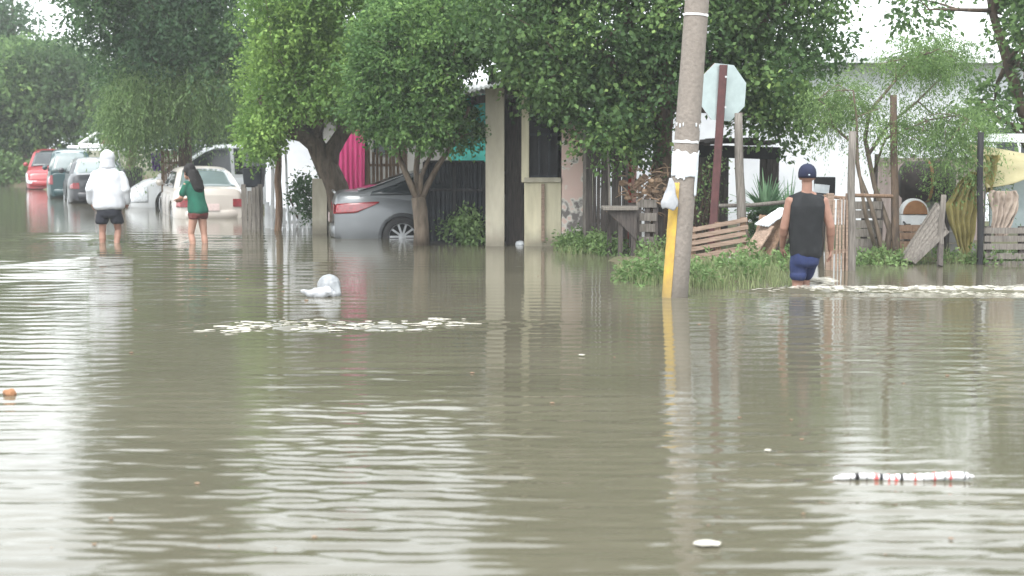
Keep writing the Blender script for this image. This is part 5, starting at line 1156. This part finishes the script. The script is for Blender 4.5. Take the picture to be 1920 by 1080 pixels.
def tarp():
    Y0 = 18.3; root = thing('tarp_canopy', 'pale yellow tarp canopy on white rail at the right edge', 'canopy', P(1900, 496, Y0)); rows = []
    for j in range(18):
        t = j/17; row = []
        for i in range(31):
            s = i/30; p = P(1850, 268, Y0-.1)*(1-s)+P(2030, 300, Y0-.1)*s; ztop = p.z
            low = P(0, 352-34*min(1, s*2.2), Y0).z; xb = (1-s)*.05
            row.append((p.x+xb*t, Y0+.7*(1-t)+.04*math.sin(s*11), ztop*(1-t)+low*t-.10*math.sin(math.pi*min(1, s*1.4))*t))
        rows.append(row)
    MB().grid(rows).build('cloth', M['cloth_pale'], root, smooth=True, thick=.006)
    MB().beam(P(1842, 262, Y0), P(2060, 266, Y0), .05, .05).build('rail', M['tin_white'], root)
    MB().beam(P(1850, 255, Y0+.7), P(2060, 255, Y0+.7), .05, .06).build('rail', M['tin_white'], root)
    MB().beam(P(2055, 262, Y0), Vector((P(2055, 262, Y0).x, Y0, -.35)), .06, .06, (0, 1, 0)).build('pole', M['wood_grey'], root)
    MB().prism([P(1856, 330, Y0+.9), P(2050, 330, Y0+.9), P(2050, 430, Y0+.9), P(1856, 430, Y0+.9)], (0, 0, 0), (0, .04, 0)).build('back_panel', M['sign_back'], root)
tarp()

# ------------------------------------------------------------------ things afloat, foam
def floats():
    # banded plastic tube
    g = G(1690, 900); root = thing('floating_tube', 'long floating tube banded in white, red and black', 'tube', (g.x, g.y, 0)); A = G(1562, 900); B = G(1824, 899); n = 60; pts_ = []; rr = []
    for i in range(n+1):
        t = i/n; p = A+(B-A)*t; e = min(1, t*16, (1-t)*14)**.5; pts_.append(p+Vector((0, .012*math.sin(t*5), .008+.006*math.sin(t*9)+(.006 if t > .45 else 0)))); rr.append((.012+.005*min(1, t*1.6)+.0015*math.sin(i*1.9))*max(.25, e))
    body = MB().tube(pts_, rr, 14, .12, 2).build('tube', M['plastic_white'], root, smooth=True)
    rnd = random.Random(4)
    for k, (t, m, w) in enumerate([(.03, 0, .01), (.12, 1, .006), (.17, 1, .03), (.24, 1, .006), (.31, 2, .03), (.345, 1, .025), (.40, 2, .014), (.45, 2, .022), (.49, 1, .022), (.585, 2, .016), (.645, 1, .006), (.72, 2, .016), (.79, 1, .006), (.83, 2, .018), (.93, 1, .010), (.965, 1, .008)]):
        if m == 0: continue
        i0 = t*n; q = []; r_ = []
        for j in range(5):
            s = (t-w/2+w*j/4)*n; a = int(s); f = s-a; q.append(pts_[a]*(1-f)+pts_[a+1]*f); r_.append((rr[a]*(1-f)+rr[a+1]*f)*1.10)
        MB().tube(q, r_, 14, .05, k).build('band', M['black'] if m == 1 else M['band_red'], root, smooth=True)
    # bottle/jug bundle
    g = G(600, 556); root = thing('floating_bag', 'white bag of rubbish with greyish jug floating in the left middle', 'bag', (g.x, g.y, 0)); mb = MB()
    ell(mb, (0, 0, .035), (.12, .09, .06)); ell(mb, (-.08, -.02, .03), (.06, .05, .045)); ell(mb, (.06, 0, .05), (.09, .08, .055)); ell(mb, (.13, .0, .03), (.04, .05, .04)); cap_(mb, (-.12, -.01, .04), .03, (-.18, -.02, .055), .022)
    blob('bag', mb, M['plastic_bag'], root, .006, 3, .012, 20, 3)
    mb = MB(); ell(mb, (.08, .10, .10), (.12, .10, .12)); cap_(mb, (.13, .06, .10), .07, (.16, .03, .03), .05); blob('jug', mb, M['jug'], root, .006, 3, .006, 14, 4)
    # leaf / clod
    g = G(20, 741); mb = MB(); ell(mb, (0, 0, .01), (.035, .03, .03), 9); ell(mb, (-.03, .01, .015), (.02, .02, .018), 8); root = thing('floating_clod', 'small brown clod drifting at the left edge', 'debris', (g.x, g.y, 0)); blob('clod', mb, M['orange_brown'], root, .004, 2, .006, 40, 2)
    for k, (px, py, s, lb) in enumerate(((1325, 1023, .05, 'flat whitish scrap floating near the bottom, under the pole reflection'), (1440, 848, .02, 'tiny pale scrap floating left of the banded tube'), (1090, 668, .022, 'tiny pale scrap floating below the big pole, in mid water'))):
        g = G(px, py); mb = MB(); rnd = random.Random(k); vs = []
        for i in range(9): a = i*2*math.pi/9; vs.append((s*math.cos(a)*rnd.uniform(.6, 1.2), s*.8*math.sin(a)*rnd.uniform(.6, 1.2), .008))
        mb.prism(vs, (0, 0, 0), (0, 0, .006)); o = mb.build('floating_scrap', M['foam'], None, bevel=.002); o.location = g; tag(o, lb, 'scrap')
M['plastic_white'] = mat('white_plastic', (.80, .79, .80), (.62, .62, .64), 40, .35, .2); M['band_red'] = mat('red_band', (.70, .16, .15), (.55, .10, .10), 30, .5)
M['jug'] = mat('grey_jug', (.26, .27, .28), (.18, .19, .20), 10, .3, .1); M['orange_brown'] = mat('clod', (.32, .16, .08), (.2, .1, .05), 20, .8, .2)
floats()
def specks():
    rg = np.random.default_rng(12); mb = MB()
    for k in range(34):
        g = G(rg.uniform(60, 1880), 480+590*rg.random()**1.3); r = .004*rg.uniform(.5, 1.6)*(.6+g.y/12); ell(mb, (g.x, g.y, .004), (r*2, r*1.4, r*.6), 6)
    o = mb.build('floating_specks', M['dry'], None); tag(o, 'scattered tiny pale specks drifting on the brown water', 'specks', kind='stuff')
specks()
def foam(label, pts2, width, n, seed, size=.03, h=.02):
    """irregular pale flecks along a line on the water: foam and painted sky glints"""
    rg = np.random.default_rng(seed); mb = MB(); P2 = [G(*p) for p in pts2]; L_ = [0]
    for i in range(1, len(P2)): L_.append(L_[-1]+(P2[i]-P2[i-1]).length)
    for k in range(n):
        s = rg.random()*L_[-1]; i = max(j for j in range(len(L_)-1) if L_[j] <= s); f = (s-L_[i])/(L_[i+1]-L_[i]); p = P2[i]*(1-f)+P2[i+1]*f
        r = size*rg.uniform(.4, 1.5); c = (p.x+rg.normal()*width*.5, p.y+rg.normal()*width, h*rg.uniform(.3, 1.1)); ell(mb, c, (r*rg.uniform(1.5, 5), r*.8, r*.22), 7)
    o = mb.build('foam', M['foam'], None, smooth=True); tag(o, label, 'foam', kind='stuff')
def wake_sheet():
    rg = np.random.default_rng(4); c = G(1505, 545); rows = []
    for j in range(520):
        x = c.x-.55+j/519*4.4; f = min(1, j/60); y0 = c.y-.02*max(0, x-c.x)+.03*noise.noise(Vector((x*1.2, 3, 0))); w = .04+.045*f+.03*noise.noise(Vector((x*5, 1, 0)))
        rows.append([(x, y0+(q*2-1)*w+.012*noise.noise(Vector((x*20, q*3, 2))), .004+f*.050*math.sin(math.pi*min(1, max(0, q)))**.8*(1+.5*noise.noise(Vector((x*4, q*2, 7))))+.010*noise.noise(Vector((x*26, q*5, 5)))) for q in [i/10 for i in range(11)]])
    m = bpy.data.materials.new('wake_foam'); m.use_nodes = True; t = m.node_tree; b = t.nodes['Principled BSDF']; K = t.links.new
    b.inputs['Base Color'].default_value = (.52, .50, .44, 1); b.inputs['Roughness'].default_value = .35
    tcn = t.nodes.new('ShaderNodeTexCoord'); mp = t.nodes.new('ShaderNodeMapping'); mp.inputs['Scale'].default_value = (1, 2.5, 2.5); n = t.nodes.new('ShaderNodeTexNoise'); n.inputs['Scale'].default_value = 9; n.inputs['Detail'].default_value = 8
    r = t.nodes.new('ShaderNodeValToRGB'); r.color_ramp.elements[0].position = .34; r.color_ramp.elements[1].position = .74; K(tcn.outputs['Object'], mp.inputs[0]); K(mp.outputs[0], n.inputs['Vector']); K(n.outputs[0], r.inputs[0]); K(r.outputs[0], b.inputs['Alpha'])
    o = MB().grid(rows).build('foam', m, None, smooth=True); tag(o, 'long pale foamy wake crest running right from the wading man', 'foam', kind='stuff')
wake_sheet()
foam('broken patch of white flecks standing in for sky glints on chop just below the floating bag', [(405, 618), (520, 610), (640, 614), (760, 610), (880, 605)], .19, 210, 75, .0135, .004)  # white flecks paint in the sky reflected off the choppy ripples
foam('fine white froth along the wake of the wading man', [(1420, 546), (1500, 545), (1640, 549), (1800, 553), (1990, 557)], .07, 220, 71, .008, .03)
foam('white splash of water behind the leg of the wading man', [(1520, 540), (1545, 536), (1556, 543)], .05, 260, 72, .012, .09)

# ------------------------------------------------------------------ repeats carry a shared group
for o in list(S.objects):
    if o.parent or 'label' not in o: continue
    n = o.name.split('.')[0]; gname = {'sedan': 'cars parked in the flooded street', 'minivan': 'cars parked in the flooded street', 'suv': 'cars parked in the flooded street', 'pallet': 'wooden pallets', 'fence_post': 'posts of the yard fence', 'plank_wall': 'plank walls of the yard', 'person': 'people wading in the flood', 'stone': 'pale stones on the doorstep', 'floating_scrap': 'pale scraps floating on the water', 'board': 'broken boards by the bank'}.get(n)
    if gname: o['group'] = gname

# ------------------------------------------------------------------ haze
mb = MB(); mb.box((0, 40, 14.2), (260, 130, 32))
hz = mb.build('haze', bpy.data.materials.new('haze'), None); tag(hz, kind='stuff')
hm = hz.data.materials[0]; hm.use_nodes = True; t = hm.node_tree; t.nodes.clear(); pv = t.nodes.new('ShaderNodeVolumePrincipled'); out = t.nodes.new('ShaderNodeOutputMaterial')
pv.inputs['Color'].default_value = (.93, .95, .96, 1); pv.inputs['Density'].default_value = .0012; t.links.new(pv.outputs[0], out.inputs['Volume'])
